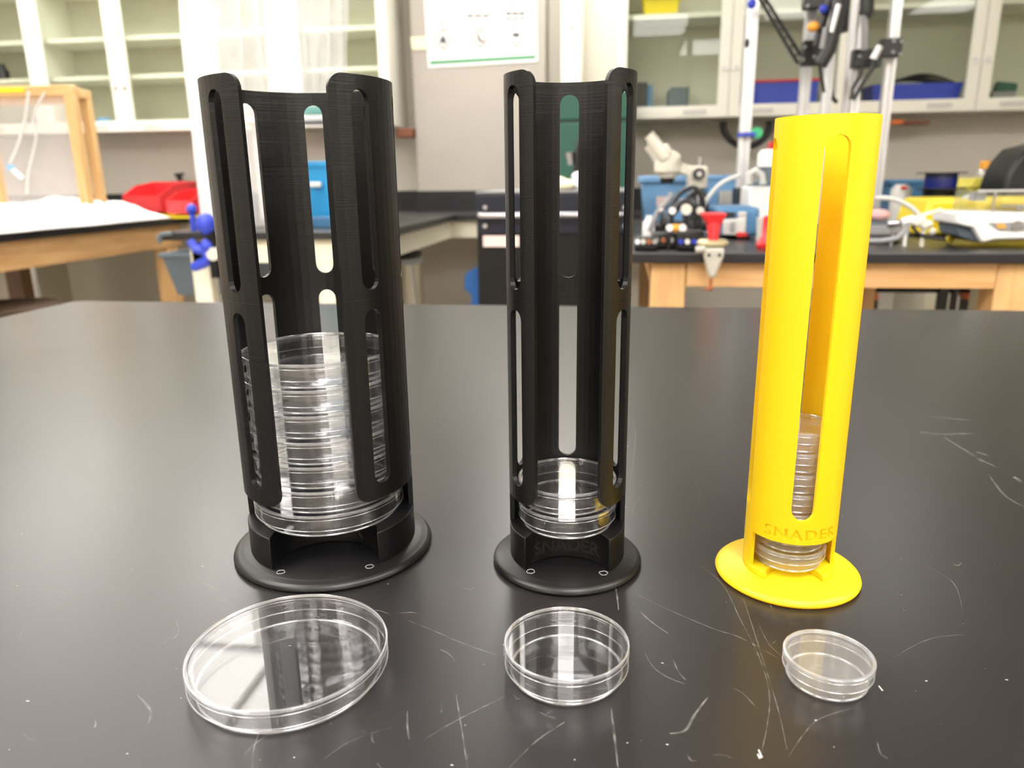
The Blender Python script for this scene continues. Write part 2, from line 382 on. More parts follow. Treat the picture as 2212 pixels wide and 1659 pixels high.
c1 = cabinet(-.06, 1.127, LZ, 2.45, .532, (shr,), 'cream glazed wall cabinet right of the duct, holding a blue bin and a yellow bin', kz2)
cabinet(1.129, 2.37, LZ, 2.45, 1.752, (shr,), 'cream glazed wall cabinet at the far right, holding a blue bin with cables', kz2)
# cabinet contents ------------------------------------------------
def bin_box(name, px0, px1, pyt, pyb, Y, dep, m, lab, cat='bin', grp=None, taper=.9, rim=True, lip=None, z0=None, t=.004):
    x0, x1, za, zb = rect(px0, px1, pyt, pyb, Y)
    if z0 is not None: za = z0
    root = empty(name, ((x0+x1)/2, Y+dep/2, za), lab, cat, grp)
    cx, cy_ = (x0+x1)/2, Y+dep/2
    def loop(k, z, inset=0): return [(cx+a*((x1-x0)/2*k-inset), cy_+b*(dep/2*k-inset), z) for a, b in ((-1, -1), (1, -1), (1, 1), (-1, 1))]
    g = G(); L4 = [[g.v(*p) for p in q] for q in (loop(taper, za), loop(1, zb), loop(1, zb, t), loop(taper, za+t, t))]
    g.bm.faces.new(L4[0][::-1])
    for i in range(3): g.bridge(L4[i], L4[i+1])
    g.bm.faces.new(L4[3]); part('body', g, m, root, smooth=0, bevel=min(.004, t))
    if rim:
        g = G(); e = .008; h = max(.008, (zb-za)*.09)
        g.box(x0-e, x1+e, Y-e, Y+.004, zb-h, zb); g.box(x0-e, x1+e, Y+dep-.004, Y+dep+e, zb-h, zb)
        g.box(x0-e, x0+.004, Y+.004, Y+dep-.004, zb-h, zb); g.box(x1-.004, x1+e, Y+.004, Y+dep-.004, zb-h, zb)
        part('rim', g, m if lip is None else lip, root, smooth=0, bevel=.002)
    return root
FZ = LZ+.051
bin_box('storage_bin', 1627, 1768, 171, 214, 4.42, .2, M['blue'], 'royal blue bin with a red lid edge in the glazed cabinet right of the duct', rim=True, lip=M['red'], z0=FZ, taper=.97, grp='blue cabinet bins')
bin_box('storage_bin', 1884, 2080, 180, 210, 4.42, .2, M['blue'], 'long royal blue bin with cables on top, in the cabinet at the far right', rim=False, z0=FZ, taper=.93, grp='blue cabinet bins')
x0, x1, _, zt = rect(1920, 2060, 172, 200, 4.5)
g = G()
for k in range(4): g.tube([(x0+(x1-x0)*i/10, 4.5+.02*k, zt-.02+.045*math.sin(math.pi*i/10+.2*k)*(1-.15*k)) for i in range(11)], .006)
solo('cable_coil', g, M['bk'], 'dark cable looped over the long blue bin in the far right cabinet', 'cable')
bin_box('storage_bin', 1388, 1468, -6, 26, 4.44, .18, M['yel'], 'yellow bin on the upper shelf of the cabinet right of the duct', z0=shr+.0125, taper=.9)
r_ = empty('component_box', (0, 4.45, FZ), 'black box with a blue side strip in the cabinet beside the middle black tower', 'box')
g = G(); x0, x1, za, zb = rect(1372, 1398, 178, 216, 4.45); g.box(x0, x1, 4.45, 4.58, FZ, zb); part('body', g, M['bk'], r_, bevel=.004)
g = G(); g.box(x1, x1+.03, 4.47, 4.56, FZ, zb-.01); part('side_strip', g, M['mblue'], r_, bevel=.003)
r_ = empty('instrument_case', (.3, 4.45, FZ), 'dark squat case with a pale blue foot on the cabinet floor', 'case')
g = G(); x0, x1, za, zb = rect(1442, 1488, 188, 222, 4.46); g.prism([(x0, FZ+.02), (x1, FZ+.02), (x1, zb), (x0+.02, zb), (x0, zb-.02)], 4.46, 4.58, 'XZ'); part('body', g, M['slate'], r_, bevel=.004)
g = G(); g.box(x0+.01, x1-.02, 4.465, 4.575, FZ, FZ+.02); part('foot', g, M['sky'], r_)
r_ = empty('pump_head', (1.9, 4.46, FZ), 'small dark green and brown pump part in the cabinet at the right edge', 'pump')
x0, x1, za, zb = rect(2148, 2196, 176, 206, 4.46); g = G(); g.box(x0, x1, 4.46, 4.55, FZ, FZ+.05); part('base_block', g, M['grey'], r_, bevel=.004)
g = G(); g.cyl(((x0+x1)/2-.03, 4.5, FZ+.07), ((x0+x1)/2+.06, 4.5, FZ+.06), .032); part('head', g, M['green'], r_)
r_ = empty('glass_dish', (0, 4.5, sh2), 'clear shallow glass dish on the lower shelf left of the curtain', 'dish')
p = at(333, 205, Y=4.5); g = G(); g.lathe((p.x, 4.5, FZ), [(0, 0), (.04, 0), (.055, .02), (.052, .02), (.038, .003), (0, .003)], 24); r_.location = (p.x, 4.5, FZ); part('bowl', g, M['rim'], r_)
p = at(225, 255, Y=4.5); g = G(); g.ball((p.x, 4.5, FZ+.02), .05, (1.1, .8, .55)); bmesh.ops.bisect_plane(g.bm, geom=g.bm.verts[:]+g.bm.edges[:]+g.bm.faces[:], plane_co=(0, 0, FZ), plane_no=(0, 0, -1), clear_outer=True)
solo('cleaning_cloth', g, M['sky'], 'crumpled light blue cloth in the cabinet behind the wooden frame', 'cloth')
p = at(5, 150, Y=4.5); g = G(); g.lathe((p.x, 4.5, sh2+.012), [(0, 0), (.035, 0), (.035, .06), (.02, .08), (.02, .1), (0, .1)], 20); solo('dark_jar', g, M['bk'], 'dark jar on a shelf of the far left cabinet, cut by the photo edge', 'jar')

# ------------------------------------------------------------------ poster and tape on the pillar
PY = 4.476
def P2(px, py, d=0): q = at(px, py, Y=PY-d); return (q.x, PY-d, q.z)
post = empty('hazard_poster', P2(1040, 140), 'white hazard poster with three red diamonds and a green stripe on the pillar', 'poster')
def sheet(name, pix, m, parent, d=0, th=.0012):
    g = G(); q = [P2(a, b_, d) for a, b_ in pix]; g.hexa([(x, y+th, z) for x, y, z in q]+[(x, y, z) for x, y, z in q]); return part(name, g, m, parent, smooth=0)
sheet('paper', [(925, 147), (1162, 133), (1158, -60), (912, -60)], M['paper'], post)
sheet('green_stripe', [(929, 139), (1157, 126), (1157, 119), (929, 132)], M['greenink'], post, .0015)
for cx, cy_, s, full in ((957, 84, 21, .55), (1037, 82, 20, .8), (1115, 77, 23, 1)):
    g = G(); n = 4; pts = [(cx, cy_-s-3), (cx+s, cy_), (cx, cy_+s+3), (cx-s, cy_)]; ins = [(cx, cy_-s+1), (cx+s-3, cy_), (cx, cy_+s-1), (cx-s+3, cy_)]
    for i in range(4):
        j = (i+1) % 4; q = [P2(*pts[i], .002), P2(*pts[j], .002), P2(*ins[j], .002), P2(*ins[i], .002)]
        g.hexa([(x, y+.001, z) for x, y, z in q]+[(x, y, z) for x, y, z in q])
    dm = part('diamond', g, M['redink'], post, smooth=0)
    g = G()
    if s == 21: g.prism([P2(cx+a, cy_+b_)[::2] for a, b_ in ((-6, 9), (6, 9), (7, 1), (3, -3), (2, -10), (-2, -5), (-5, -1), (-7, 3))], PY-.0032, PY-.002, 'XZ')
    elif s == 20: g.prism([P2(cx+a, cy_+b_)[::2] for a, b_ in ((-6, -8), (-1, -8), (0, 3), (9, 5), (9, 9), (-2, 8), (-5, 2))], PY-.0032, PY-.002, 'XZ')
    else: g.prism([P2(cx+a, cy_+b_)[::2] for a, b_ in ((-8, -5), (-4, -7), (0, -5), (4, -7), (8, -4), (7, 2), (0, 3), (-7, 2))], PY-.0032, PY-.002, 'XZ')
    part('pictogram', g, M['ink'], dm, smooth=0)
for x0, x1, y, h in ((948, 965, 51, 3), (1008, 1060, 34, 5), (1006, 1062, 45, 3), (1092, 1136, 29, 6), (1092, 1138, 40, 4), (1090, 1128, 7, 3), (1092, 1135, 14, 3)):
    nw = 3 if x1-x0 > 30 else 1; wd = (x1-x0)/nw
    g = G()
    for k in range(nw):
        q = [P2(a, b_, .0015) for a, b_ in ((x0+k*wd, y+h/2), (x0+(k+.86)*wd, y+h/2), (x0+(k+.86)*wd, y-h/2), (x0+k*wd, y-h/2))]
        g.hexa([(a, b_+.001, c_) for a, b_, c_ in q]+q)
    part('text_line', g, M['ink'], post, smooth=0)
g = G(); q = [P2(a, b_, .003) for a, b_ in ((890, 108), (926, 106), (922, 78), (886, 80))]; g.hexa([(a, b_+.002, c_) for a, b_, c_ in q]+q)
solo('tape_strip', g, M['tape'], 'short strip of cream tape at the left edge of the hazard poster', 'tape', smooth=0)
g = G(); pbox(g, 856, 890, 277, 297, 4.45, .1); bb = solo('power_adapter', g, M['brownbox'], 'small reddish brown box under the cabinet left of the pillar', 'box', bevel=.006)

# ------------------------------------------------------------------ back counter
CT = .915
root = empty('back_counter', (-.5, 4.3, 0), 'black counter running along the back wall, with raised backsplash', 'counter')
g = G(); g.box(-5.05, 4.4, 3.95, 4.47, CT-.032, CT); g.box(-5.05, xl-.005, 4.47, 4.659, CT-.032, CT); g.box(xr+.005, 4.4, 4.47, 4.659, CT-.032, CT)
part('countertop', g, M['black_top'], root, smooth=0)
g = G(); g.box(-5.05, xl-.005, 4.634, 4.659, CT, 1.03); g.box(xl-.005, xr+.005, 4.452, 4.478, CT, 1.03); g.box(xr+.005, 4.4, 4.634, 4.659, CT, 1.03)
part('backsplash', g, M['black_top'], root, smooth=0)
g = G(); g.box(-5.0, 4.3, 3.99, 4.02, CT-.12, CT-.033); part('apron', g, M['cream'], root, smooth=0)
for x in (-4.9, -3.6, -2.1, .1, 1.5, 2.9, 4.2):
    g = G(); g.box(x, x+.05, 3.99, 4.44, 0, CT-.12); part('leg', g, M['cream'], root, smooth=0)
# peninsula in the middle left
root = empty('peninsula_bench', (-1.3, 3.3, 0), 'black topped bench on cream steel legs behind the large black tower', 'bench')
xr2 = -.87
g = G(); g.box(-1.72, xr2, 2.66, 3.945, CT-.03, CT); part('benchtop', g, M['black_top'], root, smooth=0, bevel=.003)
g = G(); g.box(-1.62, xr2-.02, 2.69, 2.72, CT-.115, CT-.031); g.box(xr2-.05, xr2-.02, 2.72, 3.92, CT-.115, CT-.031); part('apron', g, M['cream'], root, smooth=0)
for p0, p1 in ((417, 455), (686, 722)):
    a, b_ = at(p0, 580, Y=2.7).x, at(p1, 580, Y=2.7).x
    g = G(); g.box(a, b_, 2.69, 2.75, 0, CT-.116 if p0 > 500 else CT-.03); part('leg', g, M['cream'], root, bevel=.006)
    g = G(); g.box(a, b_, 3.85, 3.91, 0, CT-.116); part('leg', g, M['cream'], root, bevel=.006)
# grey bin under the peninsula
bin_box('waste_bin', 352, 600, 548, 640, 2.95, .45, M['slate'], 'dark slate plastic bin under the middle bench, left of the large tower', z0=None, taper=.86)
# left bench running towards the back
root = empty('left_bench', (-2.8, 3.2, 0), 'maple framed bench with a black top at the left edge', 'bench')
lx = -2.33
g = G(); g.box(-3.7, lx, 1.55, 3.88, CT-.03, CT); part('benchtop', g, M['black_top'], root, smooth=0, bevel=.003)
g = G(); g.box(lx-.055, lx-.03, 1.6, 3.83, CT-.145, CT-.031); part('side_rail', g, M['maple_y'], root, smooth=0, bevel=.003)
g = G(); g.box(-3.66, lx-.055, 1.6, 1.625, CT-.145, CT-.031); g.box(-3.66, lx-.055, 3.8, 3.825, CT-.145, CT-.031); part('end_rail', g, M['maple'], root, smooth=0)
for x, y in ((lx-.12, 3.71), (lx-.12, 1.64), (-3.64, 1.64), (-3.64, 3.71)):
    g = G(); g.box(x, x+.085, y, y+.085, 0, CT-.146 if x > -3 else CT-.031); part('leg', g, M['maple_z'], root, bevel=.004)
p = at(30, 590, Y=3.3); g = G(); g.box(p.x-.05, p.x+.035, 3.3, 3.38, 0, CT-.031); part('leg', g, woodmat('dark_leg', (.12, .06, .03), (.2, .1, .05), 'Z'), root)
p = at(75, 590, Y=3.0); g = G(); g.cyl((p.x, 3.0, 0), (p.x, 3.0, CT-.032), .014); solo('support_rod', g, M['steel'], 'thin grey metal rod standing under the left maple bench', 'rod')
# crumpled plastic on the left bench
g = G(); nx, ny = 56, 46; V = {}
X0, X1, Y0, Y1 = -3.2, -2.30, 2.32, 3.70
from mathutils import noise
for i in range(nx+1):
    for j in range(ny+1):
        u, v_ = i/nx, j/ny
        x, y = X0+(X1-X0)*u, Y0+(Y1-Y0)*v_
        x += .05*noise.noise(Vector((y*3, 1.7, 0)))*(u > .5); y += .05*noise.noise(Vector((x*4, 0, 3)))
        e = min(u, 1-u, v_, 1-v_)*7; e = min(1, max(0, e))
        h = .006+e*(.085+.05*noise.noise(Vector((x*4, y*4, 0)))+.028*noise.noise(Vector((x*11, y*11, 4)))+.012*abs(noise.noise(Vector((x*27, y*27, 8)))))
        V[i, j] = g.v(x, y, CT+max(.004, h))
for i in range(nx):
    for j in range(ny): g.bm.faces.new((V[i, j], V[i+1, j], V[i+1, j+1], V[i, j+1]))
ps = solo('plastic_sheet', g, M['bag'], 'crumpled white plastic sheeting lying on the left maple bench', 'plastic sheet', smooth=60)
sm = ps.modifiers.new('solid', 'SOLIDIFY'); sm.thickness = .003
# pine frame hood
FY = 3.25
def F(px, py, d=0): return at(px, py, Y=FY+d)
root = empty('frame_hood', (F(200, 440).x, FY, CT), 'pine framed hood glazed with clear film, standing on the left bench', 'hood')
tz = F(180, 195).z; bz = CT+.0
xR = F(172, 330).x; xM = xR; xL = F(5, 400).x-.02
for x in (xR, xL):
    g = G(); g.box(x-.022, x+.022, FY-.02, FY+.02, bz, tz-.02); part('post', g, M['pine'], root, bevel=.003)
g = G(); g.box(xM-.022, xM+.022, FY+.08, FY+.11, bz, tz-.03); part('post', g, M['pine'], root, bevel=.003)
g = G(); q0, q1 = F(-120, 165), F(190, 203); g.beam((q0.x, FY, tz+.01), (xR+.022, FY, tz), .042, .045); part('top_rail', g, M['pine_x'], root, bevel=.006)
g = G(); g.beam((q0.x, FY+.095, tz-.02), (xM-.024, FY+.095, tz-.02), .03, .05); part('top_rail', g, M['pine_x'], root, bevel=.004)
g = G(); g.beam((xR, FY+.026, tz-.005), (xR, FY+.11, tz-.012), .044, .04); part('side_rail', g, M['pine_x'], root, bevel=.004)
g = G(); g.box(xL, xR-.022, FY+.004, FY+.007, bz+.03, tz-.02); part('film_panel', g, M['film'], root, smooth=0)
g = G(); q = F(25, 193, -.025); g.box(q.x-.25, q.x+.06, FY-.026, FY-.021, q.z-.012, q.z+.006); part('yellow_tape', g, M['yel'], root, smooth=0)
def hose(name, pix, Y, r, m, lab, cat='tube', grp=None, seg=8, dz=0):
    """flexible line through pixels at a depth; smoothed with Catmull-Rom"""
    P = [at(a, b_, Y=(Y if not isinstance(Y, (list, tuple)) else Y[i])) for i, (a, b_) in enumerate(pix)]
    Q = []
    for i in range(len(P)-1):
        p0, p1, p2, p3 = P[max(0, i-1)], P[i], P[i+1], P[min(len(P)-1, i+2)]
        for k in range(6):
            t = k/6; Q.append(.5*((2*p1)+(p2-p0)*t+(2*p0-5*p1+4*p2-p3)*t*t+(3*p1-p0-3*p2+p3)*t**3))
    Q.append(P[-1]); g = G(); g.tube([(q.x, q.y, q.z+dz) for q in Q], r, seg); return (g, Q) if name is None else solo(name, g, m, lab, cat, grp)
g1, _ = hose(None, [(62, 198), (56, 250), (40, 310), (22, 352)], FY-.05, .006, None, '')
tb = empty('air_line', (F(60, 200).x, FY-.05, tz-.05), 'translucent hose with a blue valve hanging inside the pine frame', 'hose')
part('hose', g1, M['lgrey'], tb)
g = G(); p = F(24, 362, -.05); g.ball(p, .016, (1.2, 1, .9)); part('valve', g, M['sky'], tb)
g = G(); g.cyl(F(28, 366, -.05), F(48, 385, -.05), .01); part('fitting', g, M['white'], tb)
hose('cable', [(97, 200), (72, 250), (78, 300), (62, 370), (58, 420)], FY-.03, .005, M['lgrey'], 'pale cable hanging beside the hose in the pine frame', 'cable')
# red trays on yellow bases
def tray(px0, px1, pyt, pyb, Y, dep, m, lab, ry=0):
    x0, x1, za, zb = rect(px0, px1, pyt, pyb, Y); za = CT+.024 if m is M['red'] else CT+.001
    if m is not M['red']: zb = CT+.022
    root = empty('parts_tray', ((x0+x1)/2, Y, za), lab, 'tray', 'red and yellow parts trays')
    t = .004
    for s in (0, 1):
        xx = x0 if s == 0 else x1-t; g = G()
        g.prism([(Y, za), (Y+dep, za), (Y+dep, zb), (Y+dep*.45, zb-(zb-za)*.12), (Y+.0, za+(zb-za)*.55)], xx, xx+t, 'YZ'); part('side_wall', g, m, root, smooth=0)
    g = G(); g.box(x0+t, x1-t, Y, Y+t, za, za+(zb-za)*.55); part('front_lip', g, m, root, smooth=0)
    g = G(); g.box(x0+t, x1-t, Y+dep-t, Y+dep, za, zb); part('back_wall', g, m, root, smooth=0)
    g = G(); g.box(x0+t, x1-t, Y+t, Y+dep-t, za, za+t); part('floor_panel', g, m, root, smooth=0)
    return root
tray(262, 343, 393, 426, 4.0, .3, M['red'], 'red open-front parts tray nearest the pine frame')
tray(347, 388, 392, 428, 4.33, .2, M['red'], 'darker red tray wedged behind and between the other two red trays')
tray(358, 413, 409, 445, 3.74, .25, M['red'], 'red parts tray in front, beside the plastic curtain')
tray(266, 352, 425, 446, 4.0, .3, M['yel'], 'yellow tray under the red tray nearest the pine frame')
tray(358, 416, 440, 454, 3.74, .25, M['yel'], 'yellow tray under the red tray beside the curtain')
r_ = empty('tap', (0, 0, 0), 'small dark and chrome fitting behind the red trays', 'fitting'); p = at(388, 385, Y=4.6); r_.location = (p.x, 4.6, CT)
g = G(); g.cyl((p.x, 4.6, CT), (p.x, 4.6, p.z), .012); part('stem', g, M['chrome'], r_)
g = G(); g.ball((p.x, 4.6, p.z), .02); g.cyl((p.x-.03, 4.6, p.z+.02), (p.x+.03, 4.6, p.z+.025), .008); part('lever', g, M['bk'], r_)
g = G(); g.cyl((p.x, 4.6, p.z-.03), (p.x+.07, 4.56, p.z-.07), .012); part('spout', g, M['chrome'], r_)
# stools
def stool(cx, cy_, z, r, seat_m, rim_m, lab, tilt=0):
    root = empty('lab_stool', (cx, cy_, 0), lab, 'stool')
    g = G(); g.lathe((cx, cy_, z-.03), [(0, 0), (r*.9, 0), (r, .008), (r, .024), (r*.95, .03), (0, .03)], 36); part('seat', g, seat_m, root)
    g = G(); g.lathe((cx, cy_, z-.05), [(r*.97, 0), (r*1.02, 0), (r*1.02, .022), (r*.97, .022)], 36, closed=True); part('seat_ring', g, rim_m, root)
    for k in range(4):
        a = math.pi/4+k*math.pi/2
        g = G(); g.cyl((cx+r*.8*math.cos(a), cy_+r*.8*math.sin(a), z-.03), (cx+r*1.2*math.cos(a), cy_+r*1.2*math.sin(a), .0), .011, seg=12); part('leg', g, M['steel'], root)
    g = G(); rr = r*1.05; g.tube([(cx+rr*math.cos(2*math.pi*k/32), cy_+rr*math.sin(2*math.pi*k/32), .25) for k in range(32)], .008, closed=True); part('foot_ring', g, M['steel'], root)
stool(-2.42, 2.66, .635, .19, mat('walnut_seat', (.05, .028, .014), .6, spec=.3), M['grey'], 'dark round stool seat just beyond the left corner of the black table')
p = at(912, 548, Y=3.35); stool(p.x-.19, 3.35, p.z+.01, .18, M['bk'], M['grey'], 'round grey metal stool tucked under the bench left of the black cabinet')
# clamps on the peninsula
def clampthing():
    YC = 2.6; root = empty('bench_clamp', (at(445, 500, Y=YC).x, YC, CT), 'blue and black quick clamp gripping the front edge of the middle bench', 'clamp')
    g = G(); p = at(446, 484, Y=YC); g.ball(p, .036, (1.0, 1.0, 1.1)); g.cyl((p.x, YC, p.z-.03), (p.x, YC, CT+.005), .012); part('knob', g, M['blue'], root)
    g = G(); p = at(462, 520, Y=YC); g.box(p.x-.02, p.x+.006, YC-.012, YC+.012, at(462, 600, Y=YC).z, at(462, 480, Y=YC).z); part('bar', g, M['bkm'], root)
    g = G(); a, b_, c_, d_, e_ = at(410, 520, Y=YC), at(424, 538, Y=YC), at(446, 542, Y=YC), at(452, 560, Y=YC), at(418, 578, Y=YC)
    g.tube([a, b_, c_, d_], [.015, .018, .020, .020]); part('jaw', g, M['blue'], root)
    g = G(); g.tube([d_, at(440, 568, Y=YC), e_], [.020, .020, .017]); part('jaw', g, M['blue'], root)
    g = G(); p = at(449, 532, Y=YC); g.ball(p, .028); part('grip', g, M['blue'], root)
    g = G(); p = at(458, 548, Y=YC); g.cyl((p.x+.012, YC-.02, p.z), (p.x+.012, YC+.03, p.z), .024); part('wheel', g, M['lgrey'], root)
clampthing()
g = G(); p = at(414, 452, Y=2.74); g.ball((p.x, 2.74, p.z), .02); g.cyl((p.x, 2.74, CT+.0005), (p.x, 2.74, p.z), .011); solo('blue_knob', g, M['blue'], 'small blue knob at the corner between the two left benches', 'knob')
# hook on the left bench
hose('hook', [(372, 504), (350, 507), (342, 516), (347, 523)], 2.653, .008, M['slate'], 'curved dark hook at the junction of the left and middle benches', 'hook')
# blue bin with white handle, inside the curtain
cb = bin_box('storage_tote', 662, 762, 348, 462, 3.05, .32, M['cyan'], 'bright blue plastic tote seen through the slots of the large black tower', 'tote', taper=.93, z0=CT+.001)
x0, x1, za, zb = rect(671, 695, 393, 405, 3.04); g = G(); g.box(x0, x1, 3.02, 3.05, za, zb); part('handle_label', g, M['white'], cb, bevel=.006)
bin_box('lower_tray', 655, 775, 470, 486, 2.9, .12, M['mblue'], 'flat steel blue tray in front of the bright blue tote', 'tray', z0=CT+.001, rim=False)
g = G(); pbox(g, 515, 570, 212, 250, 3.4, .1); solo('pink_box', g, M['pink'], 'pink box glimpsed through the upper left slot of the large tower', 'box', bevel=.01)
g = G(); pbox(g, 640, 740, 200, 248, 3.4, .1); solo('teal_cloth_roll', g, M['teal'], 'teal folded cloth glimpsed through the upper right slot of the large tower', 'cloth', bevel=.03)
r_ = empty('curtain_shelf', (-1.5, 3.5, 0), 'white wire-topped cart inside the plastic curtain, holding the pink box and teal cloth', 'cart')
x0, x1, za, zb = rect(480, 770, 250, 262, 3.38)
g = G(); g.box(x0, x1, 3.39, 3.65, za, zb); part('shelf', g, M['white'], r_, bevel=.005)
for a in (x0+.02, x1-.04):
    for y in (3.40, 3.62): g = G(); g.box(a, a+.02, y, y+.02, CT, za); part('upright', g, M['white'], r_)
# plastic curtain
root = empty('plastic_curtain', (-1.3, 2.85, CT), 'tall translucent plastic curtain hanging around the middle bench', 'curtain')
def drape(pa, pb, ztop, zbot, y0, amp, m, name, nf=7, seed=0, bot=None):
    g = G(); nx, nz = 90, 30; V = {}
    for i in range(nx+1):
        u = i/nx
        for j in range(nz+1):
            v_ = j/nz; z = zbot+(ztop-zbot)*v_
            xa = pa[0]+(pa[1]-pa[0])*v_; xb = pb[0]+(pb[1]-pb[0])*v_
            x = xa+(xb-xa)*u
            y = y0+amp*math.sin(u*nf*2*math.pi+1.2*noise.noise(Vector((u*3, v_*1.5, seed))))*(.5+.7*noise.noise(Vector((u*5, v_, seed+3))))+.03*noise.noise(Vector((u*8, v_*5, seed)))
            V[i, j] = g.v(x, y, z)
    for i in range(nx):
        for j in range(nz): g.bm.faces.new((V[i, j], V[i+1, j], V[i+1, j+1], V[i, j+1]))
    return part(name, g, m, root, smooth=80)
ax0, ax1 = at(432, 455, Y=2.82).x, at(383, 0, Y=2.82).x; zt0 = at(600, 0, Y=2.82).z
k = (2.7-CT)/(zt0-CT); top = lambda b_, t_: b_+(t_-b_)*k
drape((ax0, top(ax0, ax1)), (at(480, 455, Y=2.82).x, top(at(480, 455, Y=2.82).x, at(462, 0, Y=2.82).x)), 2.7, CT+.012, 2.82, .03, M['curtain2'], 'curtain_panel', 3, 1)
drape((at(470, 455, Y=2.84).x, top(at(470, 455, Y=2.84).x, at(455, 0, Y=2.84).x)), (at(660, 455, Y=2.84).x, top(at(660, 455, Y=2.84).x, at(600, 0, Y=2.84).x)), 2.7, CT+.012, 2.86, .035, M['curtain'], 'curtain_panel', 4, 5)
drape((at(585, 300, Y=2.82).x, at(585, 0, Y=2.82).x), (at(655, 300, Y=2.82).x, at(648, 0, Y=2.82).x), 2.7, CT+.5, 2.84, .03, M['curtain2'], 'curtain_panel', 2, 9)
drape((at(645, 300, Y=2.84).x, at(650, 0, Y=2.84).x), (at(745, 300, Y=2.84).x, at(795, 0, Y=2.84).x), 2.7, CT+.45, 2.88, .04, M['curtain'], 'curtain_panel', 4, 14)
g = G(); g.box(-2.05, -.8, 2.80, 2.83, 2.7, 2.73); part('hanging_rail', g, M['alu'], root, smooth=0)
for a in (-1.9, -1.0): g = G(); g.cyl((a, 2.815, 2.73), (a, 2.815, 2.75), .006); part('rail_hanger', g, M['alu'], root)

# ------------------------------------------------------------------ black cabinet, foam, green box and what stands on the cabinet
BY = 2.6
x0, x1, za, zt = rect(1030, 1358, 414, 600, BY)
zt = at(1035, 414, Y=BY).z
root = empty('equipment_cabinet', ((x0+x1)/2, BY+.3, 0), 'tall black steel cabinet with a chrome bar handle behind the middle tower', 'cabinet')
g = G(); g.box(x0, x1, BY, BY+.6, 0.02, zt-.006); part('body', g, M['bkm'], root, bevel=.006)
g = G(); g.box(x0, x1, BY-.001, BY+.6, zt-.006, zt); part('top_trim', g, M['grey'], root, smooth=0)
zd = at(1100, 505, Y=BY).z
g = G(); g.box(x0+.004, x1-.004, BY-.012, BY-.001, zd, zt-.012); part('upper_panel', g, M['navy'], root, bevel=.003)
g = G(); hz = at(1150, 463, Y=BY).z; a, b_ = at(1042, 463, Y=BY).x, at(1345, 463, Y=BY).x
g.tube([(a, BY-.012, hz), (a, BY-.05, hz), (a+.01, BY-.055, hz), (b_-.01, BY-.055, hz), (b_, BY-.05, hz), (b_, BY-.012, hz)], .009, 10); part('bar_handle', g, M['chrome'], root)
for py in (448, 488):
    for px in (1048, 1350): p = at(px, py, Y=BY-.013); g = G(); g.cyl((p.x, BY-.012, p.z), (p.x, BY-.018, p.z), .0075, seg=14); part('bolt', g, M['steel'], root)
g = G(); a, b_, c_, d_ = rect(1044, 1122, 509, 533, BY-.014); g.box(a, b_, BY-.016, BY-.013, c_, d_) ; part('label_plate', g, M['label'], root, smooth=0)
for xx in (x0+.03, x1-.07):
    g = G(); g.box(xx, xx+.04, BY+.03, BY+.57, 0, .02); part('foot', g, M['bk'], root)
# foam puzzle mat
a, b_, c_, d_ = rect(1004, 1030, 572, 668, 2.75); g = G(); b_ = x0-.004; pts = [(b_, 0), (b_, d_), (b_-.012, d_), (a+.006, d_-.03)]
hh = (d_-.05)/15
for k in range(15):
    zc = d_-.05-hh*(k+.5); off = 0 if k % 2 == 0 else .024
    pts += [(a+off, zc+hh*.32), (a+off, zc-hh*.32)]
pts += [(a, 0)]
g.prism(pts, 2.75, 2.765, 'XZ'); solo('foam_mat', g, M['foam'], 'blue interlocking foam mat leaning beside the black cabinet', 'foam mat', smooth=0)
# green box on the counter
x0, x1, za, zb = rect(1196, 1372, 198, 380, 4.02)
root = empty('green_case', ((x0+x1)/2, 4.1, CT), 'dark green metal case standing on the back counter behind the middle tower', 'case')
g = G(); g.box(x0, x1, 4.02, 4.34, CT+.001, at(1230, 262, Y=4.02).z-.006); part('lower_body', g, M['green'], root, bevel=.008)
g = G(); g.box(x0, x1, 4.02, 4.34, at(1230, 262, Y=4.02).z+.004, zb); part('upper_body', g, M['green'], root, bevel=.008)
g = G(); g.box(x0+.01, x1-.01, 4.03, 4.33, at(1230, 262, Y=4.02).z-.006, at(1230, 262, Y=4.02).z+.004); part('hinge_line', g, M['bk'], root, smooth=0)
# cloths and torch on the cabinet
g = G(); p = at(1215, 402, Y=2.75); g.ball((p.x, 2.75, zt+.018), .05, (1.3, .8, .42)); g.ball((p.x-.02, 2.78, zt+.03), .03, (1.2, .8, .6)); solo('crumpled_wipe', g, M['tape'], 'cream crumpled wipe on top of the black cabinet, through the middle slot', 'cloth', smooth=60)
g = G(); p = at(1262, 395, Y=2.70); g.ball((p.x, 2.70, zt+.025), .042, (.9, .8, .62)); g.ball((p.x-.02, 2.71, zt+.045), .025, (1, .8, .7)); solo('white_wipe', g, M['bag'], 'white crumpled wipe beside the cream one on the black cabinet', 'cloth', smooth=60)
r_ = empty('soldering_head', (p.x, 2.9, zt), 'chrome tipped black tool head standing on the black cabinet', 'tool')
q0, q1 = at(1229, 330, Y=2.9), at(1233, 356, Y=2.9); g = G(); g.cyl(q0, q1, .018, .011, 14); part('tip', g, M['chrome'], r_)
q2 = at(1262, 300, Y=2.9); g = G(); g.tube([(q1.x+.005, 2.9, zt), at(1247, 362, Y=2.9), at(1250, 338, Y=2.9), q2], [.012, .012, .02, .024]); part('handle', g, M['bk'], r_)

